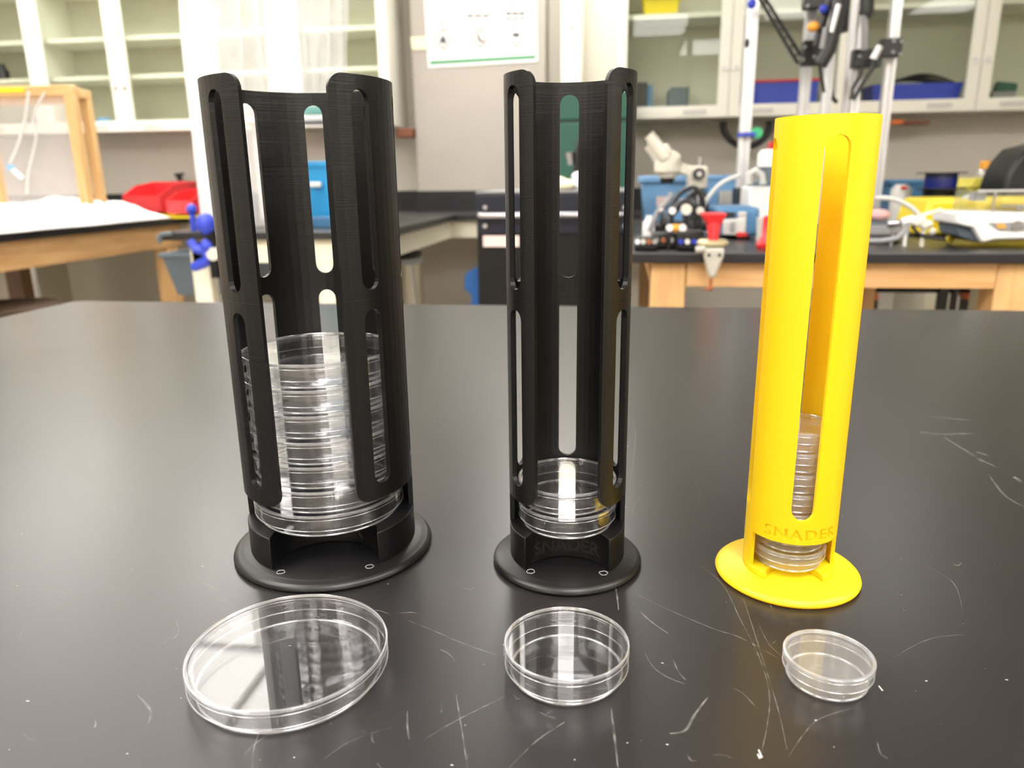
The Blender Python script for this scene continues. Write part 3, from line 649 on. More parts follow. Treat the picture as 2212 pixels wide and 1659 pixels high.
# ------------------------------------------------------------------ right bench
root = empty('right_bench', (.8, 2.5, 0), 'maple framed bench with a black resin top, crowded with equipment', 'bench')
RX0, RX1 = 0.02, 3.1
g = G(); g.box(RX0, RX1, 1.86, 3.3, CT-.024, CT); part('benchtop', g, M['black_top'], root, smooth=0, bevel=.003)
g = G(); g.box(.156, .855, 1.885, 1.91, CT-.084, CT-.025); g.box(.942, 2.195, 1.885, 1.91, CT-.084, CT-.025); g.box(2.285, RX1-.05, 1.885, 1.91, CT-.084, CT-.025); part('front_rail', g, M['maple'], root, smooth=0)
g = G(); g.box(RX0+.05, RX0+.075, 1.975, 3.2, CT-.084, CT-.025); part('side_rail', g, M['maple_y'], root, smooth=0)
for x, y in ((.071, 1.885), (.857, 1.885), (2.2, 1.885), (.071, 3.15), (2.2, 3.15)):
    g = G(); g.box(x, x+.083, y, y+.083, 0, CT-.025); part('leg', g, M['maple_z'], root, bevel=.004)
p = at(1866, 640, Y=2.1); g = G(); g.box(p.x-.03, p.x+.03, 2.1, 2.16, 0, CT-.025); part('leg', g, M['maple_z'], root, bevel=.004)
p = at(2148, 640, Y=2.4); g = G(); g.box(p.x-.04, p.x+.035, 2.4, 2.47, 0, CT-.025); part('support_post', g, M['cream'], root, bevel=.004)
# things stored under it
root = empty('storage_rack', (.8, 2.9, 0), 'black rack with orange clips on the floor under the right bench', 'rack')
x0, x1, za, zb = rect(1884, 2135, 610, 633, 2.75); g = G(); g.box(x0, x1+.1, 2.75, 3.05, za, zb); part('shelf_box', g, M['bkm'], root, bevel=.004)
for px0, px1 in ((2028, 2046), (2058, 2066)):
    a, b_, _, _ = rect(px0, px1, 610, 670, 2.74); g = G(); g.box(a, b_, 2.73, 2.76, 0, zb); part('upright', g, M['bk'], root)
for px0, px1 in ((1880, 1898), (2092, 2130)):
    a, b_, c_, d_ = rect(px0, px1, 634, 649, 2.7); g = G(); g.box(a, b_, 2.7, 2.78, c_, d_); part('orange_clip', g, M['orange'], root, bevel=.003)
    g = G(); g.box(a+.015, b_, 2.7, 2.8, 0, c_); part('foot_block', g, M['bk'], root)
def onb(px, Y, z=CT): return at(px, 500, Y=Y).x
# delta printer frames: aluminium extrusions with black carriages and rods
root = empty('motion_frame', (1.0, 2.95, CT), 'tall frame of aluminium extrusions with black carriages and arms, behind the yellow tower', 'machine')
EX = [(1602, 1626, 400, 2.95), (1727, 1748, 240, 3.1), (1776, 1795, 240, 3.0), (1838, 1856, 240, 2.9), (1822, 1832, 240, 3.15), (1905, 1926, 400, 2.95)]
for px0, px1, pyb, Y in EX:
    a, b_ = at(px0, 200, Y=Y).x, at(px1, 200, Y=Y).x; wdt = (b_-a)
    # extrusions lean in the picture only through perspective: plumb in the room
    cx = (a+b_)/2; g = G(); s = wdt/2; sl = s*.28; dp = s*.35
    prof = []
    for q in range(4):
        ang = q*math.pi/2; pts = [(-s, -s), (-sl, -s), (-sl, -s+dp), (sl, -s+dp), (sl, -s)]
        prof += [(x*math.cos(ang)-y*math.sin(ang), x*math.sin(ang)+y*math.cos(ang)) for x, y in pts]
    g.prism([(cx+x, Y+y) for x, y in prof], CT+.001, 2.3, 'XY'); part('extrusion', g, M['alu'], root, smooth=0)
YB = 2.45
def plate(px0, px1, pyt, pyb, Y, dep, m, name, bolts=()):
    g = G(); pbox(g, px0, px1, pyt, pyb, Y, dep); o = part(name, g, m, root, bevel=.003)
    for bx_, by_ in bolts:
        g = G(); q = at(bx_, by_, Y=Y); g.cyl((q.x, Y, q.z), (q.x, Y-.006, q.z), .006, seg=12); part('screw', g, M['grey'], o)
plate(1903, 1950, 82, 122, 2.88, .04, M['bk'], 'carriage_plate', ((1930, 89), (1947, 90), (1928, 113), (1944, 117)))
plate(1844, 1906, 105, 145, 2.86, .04, M['bk'], 'carriage_plate', ((1856, 122),))
plate(1735, 1785, 86, 140, 2.92, .05, M['bk'], 'carriage_block', ((1738, 102), (1758, 123), (1734, 129)))
plate(1740, 1822, -12, 15, 2.97, .06, M['bk'], 'effector_bracket', ((1744, 13),))
def rod(pix, Y, r, m=None, name='arm_rod'):
    g = G(); g.tube([at(a, b_, Y=Y) for a, b_ in pix], r, 8); part(name, g, m or M['bk'], root)
rod([(1640, -5), (1724, 138)], 2.84, .006); rod([(1652, -5), (1730, 120)], 2.88, .006)
for k in range(7):
    u = (k+.5)/7; rod([(1640+84*u, -5+143*u), (1655+75*u, -5+119*u)], 2.86, .003, name='rod_link')
rod([(1815, -8), (1806, 50), (1790, 110), (1772, 140)], 2.78, .022); rod([(1796, -8), (1776, 50), (1762, 100)], 2.82, .012)
rod([(1818, 0), (1812, 70)], 2.92, .03); rod([(1812, 10), (1796, 70)], 2.76, .008, M['alu']); rod([(1783, 60), (1775, 105)], 2.76, .008, M['grey'])
rod([(1768, 125), (1774, 165), (1780, 200)], 2.86, .006)
rod([(1874, -8), (1873, 26), (1867, 34)], 2.82, .022, name='motor_can'); rod([(1869, 28), (1867, 108)], 2.82, .011, M['grey'])
rod([(1862, 142), (1858, 165), (1842, 190), (1838, 215)], 2.85, .007); rod([(1905, 95), (1886, 145), (1866, 175), (1843, 216)], 2.81, .007); rod([(1901, 100), (1886, 128)], 2.78, .011, M['alu'])
rod([(1792, 190), (1800, 212), (1808, 222)], 3.02, .007)
g = G(); q = at(1757, 58, Y=2.80); g.ball(q, .018, (1.1, .9, .9)); part('orange_knob', g, M['amber'], root)
g = G(); q = at(1779, 20, Y=2.80); g.ball(q, .014); part('blue_plug', g, M['blue'], root)
g = G(); q = at(1624, 8, Y=2.68); g.ball(q, .014, (1, .8, 1.1)); part('blue_plug', g, M['blue'], root)
g = G(); q = at(1614, 93, Y=2.68); g.ball(q, .009, (.8, .8, 1.7)); part('cable_clip', g, M['bk'], root)
g = G(); a, b_, c_, d_ = rect(1600, 1633, 286, 294, 2.9); g.box(a, b_, 2.90, 2.98, c_, d_); part('blue_strap', g, M['blue'], root)
g = G(); a, b_, c_, d_ = rect(1626, 1638, 274, 302, 2.95); g.cyl(((a+b_)/2, 2.96, (c_+d_)/2), ((a+b_)/2, 2.92, (c_+d_)/2), .02); part('green_indicator', g, M['lgreen'], root)
g = G(); pts = [at(1595+35*math.cos(t)+10, 282+34*math.sin(t), Y=3.9) for t in [math.pi*(.04+.92*i/14) for i in range(15)]]
g.tube([at(1612+50*math.cos(t), 268+48*math.sin(t), Y=4.5) for t in [math.pi*(1.04-1.08*i/16) for i in range(17)]], .019, 10)
solo('coiled_hose', g, M['bk'], 'black hose hanging in an arc below the cabinet behind the aluminium frame', 'hose')
g = G(); pbox(g, 1926, 1953, 258, 268, 4.42, .1); solo('orange_strip', g, M['orange'], 'small orange box fixed under the right wall cabinet', 'box', bevel=.004)
g = G(); pbox(g, 1957, 2010, 260, 268, 4.42, .1); solo('brown_strip', g, M['brownbox'], 'small brown strip fixed under the wall cabinet beside the orange box', 'box', bevel=.004)

# stereo microscope
MY = 2.75
root = empty('stereo_microscope', (at(1450, 470, Y=MY).x, MY, CT), 'cream stereo microscope with tilted eyepieces beside the middle black tower', 'microscope')
def mp(px, py, d=0): return at(px, py, Y=MY+d)
g = G(); g.cyl(mp(1438, 342), mp(1408, 300), .024, .020, 18); g.cyl(mp(1412, 305), mp(1402, 291), .017, .019, 18); part('eyepiece', g, M['bone'], root)
g = G(); g.cyl(mp(1430, 350, .07), mp(1402, 312, .07), .024, .02, 18); part('eyepiece', g, M['bone'], root)
g = G(); a = mp(1412, 334); b_ = mp(1446, 318); g.beam(mp(1417, 336, .03), mp(1448, 322, .03), .10, .045); part('eyepiece_bridge', g, M['bone'], root, bevel=.012, bseg=3)
g = G(); g.beam(mp(1436, 335, .03), mp(1466, 350, .03), .09, .05); part('prism_housing', g, M['bone'], root, bevel=.014, bseg=3)
g = G(); c = mp(1442, 372, .03); g.lathe((c.x, c.y, mp(1442, 384).z), [(0, 0), (.03, 0), (.034, .012), (.045, .02), (.047, .042), (.043, .06), (0, .062)], 28); part('zoom_body', g, M['bone'], root)
g = G(); g.cyl((c.x, c.y, mp(1442, 396).z), (c.x, c.y, mp(1442, 384).z), .022, .026, 20); part('objective', g, M['bk'], root)
g = G(); g.beam(mp(1462, 362, .04), mp(1500, 372, .04), .05, .035); part('focus_arm', g, M['bone'], root, bevel=.006)
g = G(); a, b2, c2, d2 = rect(1486, 1530, 358, 408, MY); g.box(a, b2, MY+.01, MY+.08, c2, d2); part('focus_housing', g, M['bone'], root, bevel=.008)
g = G(); q = mp(1509, 376); g.cyl((q.x, MY+.01, q.z), (q.x, MY-.03, q.z), .020, seg=20); k = part('focus_knob', g, M['bk'], root)
g = G(); g.cyl((q.x, MY-.03, q.z), (q.x, MY-.032, q.z), .009, seg=14); part('knob_centre', g, M['steel'], k)
g = G(); q = mp(1512, 340, .06); g.cyl((q.x, q.y, CT+.02), (q.x, q.y, q.z), .010, seg=14); part('column', g, M['chrome'], root)
g = G(); q = mp(1470, 460, .02); g.box(q.x-.1, q.x+.1, MY-.08, MY+.14, CT+.001, CT+.022); part('base', g, M['bk'], root, bevel=.006)
# sky blue tubs behind it
t1 = bin_box('plastic_tub', 1386, 1500, 383, 452, 3.0, .2, M['sky'], 'sky blue lidded tub behind the microscope, left one with a paper label', 'tub', grp='sky blue tubs', z0=CT+.001, taper=.9)
a, b2, c2, d2 = rect(1418, 1440, 424, 446, 2.985); g = G(); g.box(a, b2, 2.982, 3.0, c2, d2); part('paper_label', g, M['label'], t1, smooth=0)
a, b2, c2, d2 = rect(1386, 1500, 383, 402, 2.99); g = G(); g.box(a-.01, b2+.01, 2.985, 3.21, d2-.02, d2+.006); part('lid', g, M['sky'], t1, bevel=.006)
t2 = bin_box('plastic_tub', 1528, 1612, 378, 450, 3.05, .18, M['sky'], 'sky blue tub partly hidden by the aluminium post', 'tub', grp='sky blue tubs', z0=CT+.001, taper=.93)
a, b2, c2, d2 = rect(1554, 1592, 412, 442, 3.03); g = G(); g.box(a, b2, 3.028, 3.05, c2, d2); part('paper_label', g, M['lgrey'], t2, smooth=0)
g = G(); a, b2, c2, d2 = rect(1594, 1622, 406, 440, 2.7); g.box(a, b2, 2.7, 2.85, CT+.001, d2); solo('black_module', g, M['bk'], 'black box squeezed between the sky blue tub and the white instrument', 'box', bevel=.004)
# grey and blue power unit
UY = 2.28
root = empty('power_unit', (at(1600, 500, Y=UY).x, UY, CT), 'blue cased bench unit with a pale grey front, left of the yellow tower', 'instrument')
a, b2, c2, d2 = rect(1548, 1640, 448, 520, UY); g = G(); g.box(a, b2, UY, UY+.24, CT+.006, d2); part('case', g, M['mblue'], root, bevel=.012, bseg=3)
g = G(); a1, b1, c1_, d1 = rect(1562, 1612, 458, 508, UY-.01); g.box(a1, b1, UY-.012, UY, c1_, d1-.02); g.box(a1+(b1-a1)*.62, b1, UY-.012, UY, d1-.02, d1); part('front_panel', g, M['lgrey'], root, bevel=.004)
g = G(); a1, b1, c1_, d1 = rect(1578, 1588, 480, 498, UY-.02); g.box(a1, b1, UY-.02, UY-.012, c1_, d1); part('switch', g, M['grey'], root)
g = G(); a1, b1, c1_, d1 = rect(1592, 1614, 502, 508, UY-.02); g.box(a1, b1, UY-.02, UY-.004, CT+.008, CT+.02); part('red_strip', g, M['red'], root)
g = G(); a1, b1, c1_, d1 = rect(1568, 1588, 459, 468, UY-.02); g.box(a1, b1, UY-.014, UY-.002, c1_, d1); part('display', g, M['bk'], root)
# white instrument with dark band
WY = 2.5
root = empty('white_instrument', (at(1665, 500, Y=WY).x, WY, CT), 'white bench instrument with a white domed lid, half hidden behind the yellow tower', 'instrument')
a, b2, c2, d2 = rect(1618, 1720, 403, 480, WY); g = G(); g.box(a, b2, WY, WY+.2, CT+.001, d2); part('body', g, M['white'], root, bevel=.008)
g = G(); q = at(1675, 395, Y=WY+.1); zz = d2; g.lathe((q.x, WY+.1, zz), [(0, 0), (.085, 0), (.085, .012), (.06, .018), (.055, .06), (0, .06)], 32); part('dark_collar', g, M['slate'], root)
g = G(); g.lathe((q.x, WY+.1, zz+.06), [(0, 0), (.06, 0), (.06, .04), (.05, .052), (0, .055)], 32); part('domed_lid', g, M['white'], root)
g = G(); g.tube([at(1618, 398, Y=WY-.02), at(1620, 375, Y=WY-.02), at(1632, 368, Y=WY-.02), at(1645, 378, Y=WY-.02), at(1648, 398, Y=WY-.02)], .011); part('side_loop', g, M['lgrey'], root)
g = G(); a, b2, c2, d2 = rect(1662, 1676, 306, 345, 3.2); g.box(a, b2, 3.2, 3.24, CT+.001, d2); solo('red_stick', g, M['red'], 'upright red bar just left of the yellow tower', 'bar', bevel=.004)
g = G(); q = at(1652, 524, Y=1.98); g.lathe((q.x, 1.98, CT+.001), [(0, 0), (.02, 0), (.022, .01), (.009, .03), (.008, .075), (.0, .08)], 20); solo('red_pawn', g, M['red'], 'small red knob standing at the bench edge left of the yellow tower', 'knob')
g = G(); a, b2, c2, d2 = rect(1640, 1672, 470, 505, 2.2); g.cyl(((a+b2)/2, 2.2, CT+.001), ((a+b2)/2, 2.2, d2), .025, .028, 24); solo('pale_beaker', g, M['lgrey'], 'pale cup beside the blue cased unit', 'cup')
# white bottle
q = at(1402, 475, Y=2.3); g = G(); g.lathe((q.x, 2.3, CT+.001), [(0, 0), (.016, 0), (.018, .006), (.018, .045), (.009, .058), (.009, .066), (0, .066)], 24)
solo('white_bottle', g, M['white'], 'small white bottle at the left end of the crowded bench', 'bottle')
# red vise with grey clamp foot
VY = 1.845
root = empty('bench_vise', (at(1540, 540, Y=VY).x, VY, CT), 'red funnel topped vise with grey clamp foot and rusty screw on the bench edge', 'vise')
def vp(px, py, d=0): return at(px, py, Y=VY+d)
g = G(); top_, mid, low = vp(1543, 461), vp(1543, 488), vp(1541, 528)
g.bm.verts.new; g.hexa([(mid.x-.014, VY, mid.z), (mid.x+.014, VY, mid.z), (mid.x+.014, VY+.05, mid.z), (mid.x-.014, VY+.05, mid.z),
 (top_.x-.03, VY-.01, top_.z), (top_.x+.03, VY-.01, top_.z), (top_.x+.03, VY+.07, top_.z), (top_.x-.03, VY+.07, top_.z)]); part('red_jaw', g, M['red'], root, bevel=.004)
g = G(); g.cyl((mid.x, VY+.012, mid.z+.004), (low.x, VY+.0, low.z), .017, .010, 18); part('red_neck', g, M['red'], root)
g = G(); zc = vp(1540, 527).z; g.lathe((low.x, VY+.02, zc-.008), [(0, 0), (.028, 0), (.037, .006), (.037, .012), (.03, .017), (0, .017)], 28); part('collar', g, M['brass'], root)
g = G(); q0, q1 = vp(1501, 538), vp(1520, 536); g.cyl((q0.x, VY-.02, q0.z), (q1.x, VY-.02, q1.z), .008); part('side_lug', g, M['iron'], root)
g = G(); A = vp(1541, 534); Bq = vp(1536, 598); pts = [(A.x-.024, A.z), (A.x+.024, A.z), (A.x+.022, A.z-.022), (Bq.x+.007, Bq.z), (Bq.x-.007, Bq.z), (A.x-.022, A.z-.022)]
g.prism([(x, z) for x, z in pts], VY-.025, VY+.008, 'XZ'); cl = part('clamp_foot', g, M['iron'], root, bevel=.005)
for s in (-.012, .012): g = G(); g.cyl((A.x+s, VY-.027, A.z-.016), (A.x+s, VY-.024, A.z-.016), .004, seg=10); part('hole', g, M['bk'], cl)
g = G(); s0, s1 = vp(1535, 600), vp(1533, 622); g.cyl((s0.x, VY-.01, s0.z), (s1.x, VY-.01, s1.z), .004); g.cyl((s1.x-.014, VY-.012, s1.z-.002), (s1.x+.006, VY-.008, s1.z+.002), .003); g.ball((s1.x, VY-.01, s1.z), .006); part('screw', g, M['copper'], root)
# tangle of cables and small circuit boards in front of the tubs
rnd = random.Random(3)
def squiggle(px, py, n, sx, sy, Y, r):
    pts = [(px+rnd.uniform(-sx, sx), py+rnd.uniform(-sy, sy)) for _ in range(n)]; return hose(None, pts, [Y+rnd.uniform(-.1, .1) for _ in range(n)], r, None, '')[0]
labs = ['black looping cable lying in front of the left sky blue tub', 'thin dark cable rising in an arch beside the microscope', 'dark cable trailing from the tub to the bench front', 'black cable coiled under the microscope', 'dark grey cable crossing the bench left of the red vise']
for k, (pix, Y, r, m) in enumerate([([(1440, 480), (1462, 425), (1500, 405), (1520, 440), (1512, 475)], 2.35, .007, M['bk']), ([(1480, 470), (1492, 420), (1520, 420), (1528, 470)], 2.45, .009, M['bk']),
    ([(1402, 500), (1420, 460), (1445, 430), (1450, 415)], 2.2, .007, M['grey']), ([(1430, 490), (1470, 440), (1500, 445), (1490, 490), (1450, 500), (1440, 470)], 2.3, .012, M['bk']), ([(1430, 455), (1460, 490), (1500, 505), (1545, 500)], 2.15, .006, M['slate'])]):
    hose('cable', pix, Y, r, m, labs[k], 'cable', 'cables on the right bench')
for k, (x, y, sx, mm, lab) in enumerate([(1395, 515, 26, 'bk', 'black circuit tray with pale knobs at the bench corner'), (1440, 520, 34, 'bk', 'long black power strip near the bench front edge'), (1490, 515, 30, 'bk', 'black plug block with blue sockets beside the red vise'), (1470, 478, 30, 'bk', 'black adapter lump behind the power strip')]):
    Y = 1.95+.05*(k % 2)+(.2 if k == 3 else 0); q = at(x, y, Y=Y); wd = sx/FPX*Y*.9
    root = empty('cable_block', (q.x, Y, CT), lab, 'electronics')
    g = G(); g.box(q.x-wd, q.x+wd, Y-.03, Y+.05, CT+.001, CT+.03+.008*k); part('case', g, M[mm], root, bevel=.005)
    for j in range(4):
        xx = q.x-wd*.75+wd*.5*j; g = G(); g.cyl((xx, Y-.03, CT+.022), (xx, Y-.040, CT+.022), .0062, seg=12)
        part('plug', g, M[['white', 'lgrey', 'copper', 'steel'][(j+k) % 4] if k != 2 else ['blue', 'white', 'blue', 'blue'][j]], root)
for px, py, Y, r, m, lab in ((1452, 455, 2.15, .011, 'white', 'small round white cap left of the yellow connector'), (1430, 455, 2.2, .008, 'label', 'pale pink cap near the white bottle'), (1482, 452, 2.1, .017, 'bone', 'pale round lid standing behind the black cables'), (1446, 492, 1.95, .010, 'white', 'white plug left of the small yellow connector'), (1474, 492, 1.95, .011, 'white', 'white plug right of the small yellow connector'), (1512, 455, 2.2, .012, 'bone', 'cream knob behind the left edge of the red vise')):
    q = at(px, py, Y=Y); root = empty('small_cap', (q.x, Y, CT), lab, 'cap'); g = G(); g.cyl((q.x, Y, q.z), (q.x, Y-.015, q.z), r*.85, seg=16); part('cap', g, M[m], root); g = G(); g.cyl((q.x, Y-.004, CT+.001), (q.x, Y-.004, q.z), r*.5, seg=10); part('stem', g, M['bk'], root)
q = at(1460, 492, Y=1.95); g = G(); g.box(q.x-.012, q.x+.012, 1.94, 1.955, q.z-.006, q.z+.008); g.box(q.x-.004, q.x+.004, 1.945, 1.955, q.z-.012, q.z); solo('yellow_connector', g, M['amber'], 'small yellow connector between two white plugs', 'connector', bevel=.002)
hose('tubing', [(1518, 462), (1528, 430), (1560, 395), (1600, 378)], 2.4, .006, M['lgrey'], 'pale tubing arching from the red vise up to the aluminium post', 'tube')

# right of the yellow tower -----------------------------------------
b_ = bin_box('plastic_tub', 1922, 2000, 388, 432, 3.0, .2, M['mblue'], 'steel blue tub behind the dark blue spool', 'tub', z0=CT+.001, taper=.78)
q = at(1946, 418, Y=2.85); root = empty('glass_jar', (q.x, 2.85, CT), 'small pale jar with a red mark in front of the steel blue tub', 'jar')
g = G(); g.lathe((q.x, 2.85, CT+.001), [(0, 0), (.03, 0), (.033, .02), (.033, q.z-CT+.012), (.02, q.z-CT+.03), (0, q.z-CT+.03)], 24); part('body', g, M['lgrey'], root)
g = G(); g.box(q.x-.012, q.x+.004, 2.81, 2.82, q.z+.015, q.z+.025); part('red_mark', g, M['red'], root)
q = at(2032, 392, Y=2.75); root = empty('filament_spool', (q.x, 2.75, CT), 'black flanged spool of dark blue filament on the right bench', 'spool')
zt_, zb_ = at(2032, 375, Y=2.75).z, at(2032, 406, Y=2.75).z
g = G(); g.lathe((q.x, 2.75, zb_), [(.02, 0), (.048, 0), (.05, (zt_-zb_)*.5), (.048, zt_-zb_), (.02, zt_-zb_)], 36, closed=True); part('filament', g, M['dblue'], root)
for z in (zt_, zb_-.004): g = G(); g.lathe((q.x, 2.75, z), [(.018, 0), (.075, 0), (.075, .004), (.018, .004)], 36, closed=True); part('flange', g, M['bk'], root)
g = G(); g.lathe((q.x, 2.75, CT+.001), [(0, 0), (.07, 0), (.07, .01), (.05, .02), (.05, zb_-CT-.006), (0, zb_-CT-.006)], 30); part('stand', g, M['bkm'], root)
# yellow boxes
a, b2, c2, d2 = rect(2092, 2200, 384, 425, 2.85); root = empty('lidded_box', ((a+b2)/2, 2.95, CT), 'yellow lidded box with a flared rim at the back of the right bench', 'box')
g = G(); g.box(a+.02, b2, 2.87, 3.1, CT+.001, c2+.03, taper=.92); part('body', g, M['yel2'], root, bevel=.005)
g = G(); g.hexa([(a, 2.85, c2+.03), (b2+.03, 2.85, c2+.03), (b2+.03, 3.12, c2+.03), (a, 3.12, c2+.03), (a+.025, 2.87, d2), (b2, 2.87, d2), (b2, 3.1, d2), (a+.025, 3.1, d2)]); part('lid', g, M['yel2'], root, bevel=.004)
q = at(2126, 384, Y=2.95); root = empty('reagent_bottle', (q.x, 2.95, d2), 'clear bottle with an orange screw cap standing on the yellow lidded box', 'bottle')
g = G(); zc_ = at(2126, 364, Y=2.95).z; g.lathe((q.x, 2.95, d2+.001), [(0, 0), (.026, 0), (.028, .006), (.026, (zc_-d2)*.6), (.016, zc_-d2), (0, zc_-d2)], 24); part('glass_body', g, M['rim'], root)
g = G(); g.lathe((q.x, 2.95, zc_), [(0, 0), (.020, 0), (.020, .022), (.017, .025), (0, .025)], 24); part('screw_cap', g, M['amber'], root)
# long yellow case in front
YY = 2.32
a, b2, c2, d2 = rect(1988, 2300, 428, 500, YY); root = empty('yellow_case', ((a+b2)/2, YY, CT), 'large glossy yellow case with sloped end behind the balance', 'case')
g = G(); g.prism([(a, CT+.006), (b2, CT+.006), (b2, d2), (a+.035, d2), (a+.02, d2-.008)], YY, YY+.22, 'XZ'); part('body', g, M['yel'], root, bevel=.012, bseg=3)
g = G(); pa, pb, pc, pd = rect(2026, 2062, 466, 506, YY-.01); g.prism([(pa, CT+.012), (pb, CT+.012), (pb-.004, pd-.012), (pa+.025, pd), (pa+.005, pd-.008)], YY-.016, YY-.001, 'XZ'); part('end_panel', g, M['yel'], root, bevel=.006)
g = G(); g.tube([at(2020, 468, Y=YY-.02), at(2036, 478, Y=YY-.02), at(2046, 492, Y=YY-.02), at(2046, 504, Y=YY-.02)], .003); part('seam_cord', g, M['bk'], root)
g = G(); q = at(2052, 520, Y=2.12); g.ball((q.x, 2.12, CT+.012), .011, (1, .8, .9)); solo('yellow_bung', g, M['yel'], 'small yellow bung on the black bench left of the balance', 'bung')
# second pale-yellow box
g = G(); a2, b3, c3, d3 = rect(2180, 2300, 426, 470, 2.2); g.box(a2, b3, 2.24, 2.30, CT+.08, d3); g.box(a2+.01, b3-.01, 2.25, 2.29, CT+.0, CT+.08); solo('yellow_tray', g, M['yel'], 'yellow tray edge above the balance at the right edge of the photo', 'tray', bevel=.008)
# balance
BYY = 1.98
root = empty('digital_balance', (at(2180, 500, Y=BYY).x, BYY, CT), 'white digital balance with dark display panel and glass draft shield', 'balance')
def bp_(px, py, d=0): return at(px, py, Y=BYY+d)
pr = [xz(bp_(px, py)) for px, py in ((2066, 484), (2067, 458), (2110, 458), (2380, 462), (2380, 512), (2150, 518), (2124, 525), (2117, 519), (2102, 492))]
g = G(); g.prism(pr, BYY, BYY+.15, 'XZ'); part('housing', g, M['white'], root, bevel=.005)
g = G(); a, b2, c2, d2 = rect(2072, 2118, 488, 524, BYY+.02); g.prism([xz(bp_(px, py, .02)) for px, py in ((2069, 485), (2100, 492), (2114, 520), (2114, 524), (2072, 508))], BYY+.02, BYY+.14, 'XZ'); part('underbody', g, M['slate'], root)
g = G(); g.prism([xz(bp_(px, py)) for px, py in ((2136, 481), (2360, 477), (2360, 495), (2158, 497))], BYY-.004, BYY-.0005, 'XZ'); dp_ = part('display_panel', g, M['grey'], root, smooth=0)
g = G(); g.prism([xz(bp_(px, py)) for px, py in ((2150, 484), (2168, 484), (2171, 493), (2154, 493))], BYY-.006, BYY-.004, 'XZ'); part('orange_button', g, M['amber'], dp_, smooth=0)
g = G(); q = bp_(2195, 487); g.cyl((q.x, BYY-.004, q.z), (q.x, BYY-.006, q.z), .012, seg=18); part('round_key', g, M['chrome'], dp_)
zb0, zt1 = bp_(2150, 458).z, bp_(2150, 414).z; xa, xb = bp_(2112, 440).x, bp_(2330, 440).x
for nm, bb_ in (('shield_pane', (xa, xb, BYY+.01, BYY+.013, zb0, zt1)), ('shield_pane', (xa, xa+.003, BYY+.015, BYY+.14, zb0, zt1)), ('shield_pane', (xa, xb, BYY+.138, BYY+.141, zb0, zt1)), ('shield_lid', (xa, xb, BYY+.01, BYY+.141, zt1+.0005, zt1+.004))):
    g = G(); g.box(*bb_); part(nm, g, M['clear'], root, smooth=0)
g = G(); xq = bp_(2150, 440).x; g.box(xq-.002, xq+.002, BYY+.006, BYY+.010, zb0, zt1); part('shield_rail', g, M['steel'], root)
g = G(); g.beam((xa, BYY+.008, zt1+.002), (xb, BYY+.008, zt1+.002), .003, .004); part('shield_edge', g, M['lgrey'], root)
g = G(); q = bp_(2125, 423); g.box(q.x-.012, q.x+.014, BYY+.02, BYY+.05, q.z-.012, q.z+.008); part('corner_bracket', g, M['grey'], root)
g = G(); q = bp_(2200, 455, .08); g.lathe((q.x, BYY+.075, zb0+.001), [(0, 0), (.006, 0), (.006, .008), (.045, .009), (.045, .012), (0, .012)], 30); part('weighing_pan', g, M['chrome'], root)
# fittings, tubing and screens left of the yellow case
g = G(); g.cyl(at(1917, 484, Y=2.05), at(1948, 482, Y=2.05), .010, .008, 14); g.cyl(at(1936, 484, Y=2.05), at(1960, 480, Y=2.05), .006); g.cyl((at(1930, 484, Y=2.05).x, 2.05, CT), (at(1930, 484, Y=2.05).x, 2.05, at(1930, 484, Y=2.05).z), .004); solo('metal_fitting', g, M['chrome'], 'chrome tube fitting left of the white valve on the right bench', 'fitting')
g = G(); g.cyl(at(1948, 482, Y=2.04), at(1974, 474, Y=2.04), .012, .012, 16); g.cyl((at(1960, 478, Y=2.04).x, 2.04, CT), (at(1960, 478, Y=2.04).x, 2.04, at(1960, 478, Y=2.04).z), .004); solo('white_valve', g, M['white'], 'white valve body between the chrome fitting and the cream connectors', 'valve')
g = G()
for px, py, r in ((1982, 482, .010), (1992, 478, .011), (1996, 487, .012), (2006, 484, .010), (2014, 500, .009)): q = at(px, py, Y=2.03); g.ball(q, r)
g.cyl((at(1996, 487, Y=2.03).x, 2.03, CT), (at(1996, 487, Y=2.03).x, 2.03, at(1996, 487, Y=2.03).z), .005); solo('connector_cluster', g, M['bone'], 'cream cluster of connectors in front of the yellow case', 'connector')
hose('tubing', [(1890, 428), (1930, 430), (1968, 448), (1984, 466), (1970, 474)], 2.06, .006, M['lgrey'], 'pale tubing arching from behind the yellow tower to the white valve', 'tube')
hose('tubing', [(1960, 484), (1956, 500), (1935, 518), (1895, 524), (1860, 523)], 1.99, .006, M['grey'], 'grey tubing curling along the bench front right of the yellow tower', 'tube', dz=.004)
hose('tubing', [(1978, 472), (2000, 463), (2034, 453)], 2.04, .005, M['tape'], 'straight pale tube slanting up in front of the yellow case', 'tube')
hose('tubing', [(2076, 434), (2090, 424), (2112, 422)], 2.33, .005, M['white'], 'short white tube bent over the top of the yellow case', 'tube')
hose('cable', [(1970, 488), (1985, 505), (2010, 512), (2042, 516)], 2.02, .004, M['bk'], 'black cord curving under the cream connectors', 'cable')
root = empty('flat_device', (at(1930, 460, Y=2.4).x, 2.4, CT), 'flat grey device with dark top among the tubing right of the yellow tower', 'device')
g = G(); a, b2, c2, d2 = rect(1880, 1978, 445, 480, 2.4); g.box(a, b2, 2.4, 2.62, CT+.001, CT+.03); part('body', g, M['grey'], root, bevel=.004)
g = G(); g.box(a+.01, b2-.01, 2.41, 2.61, CT+.03, CT+.036); part('top_plate', g, M['slate'], root, bevel=.002)
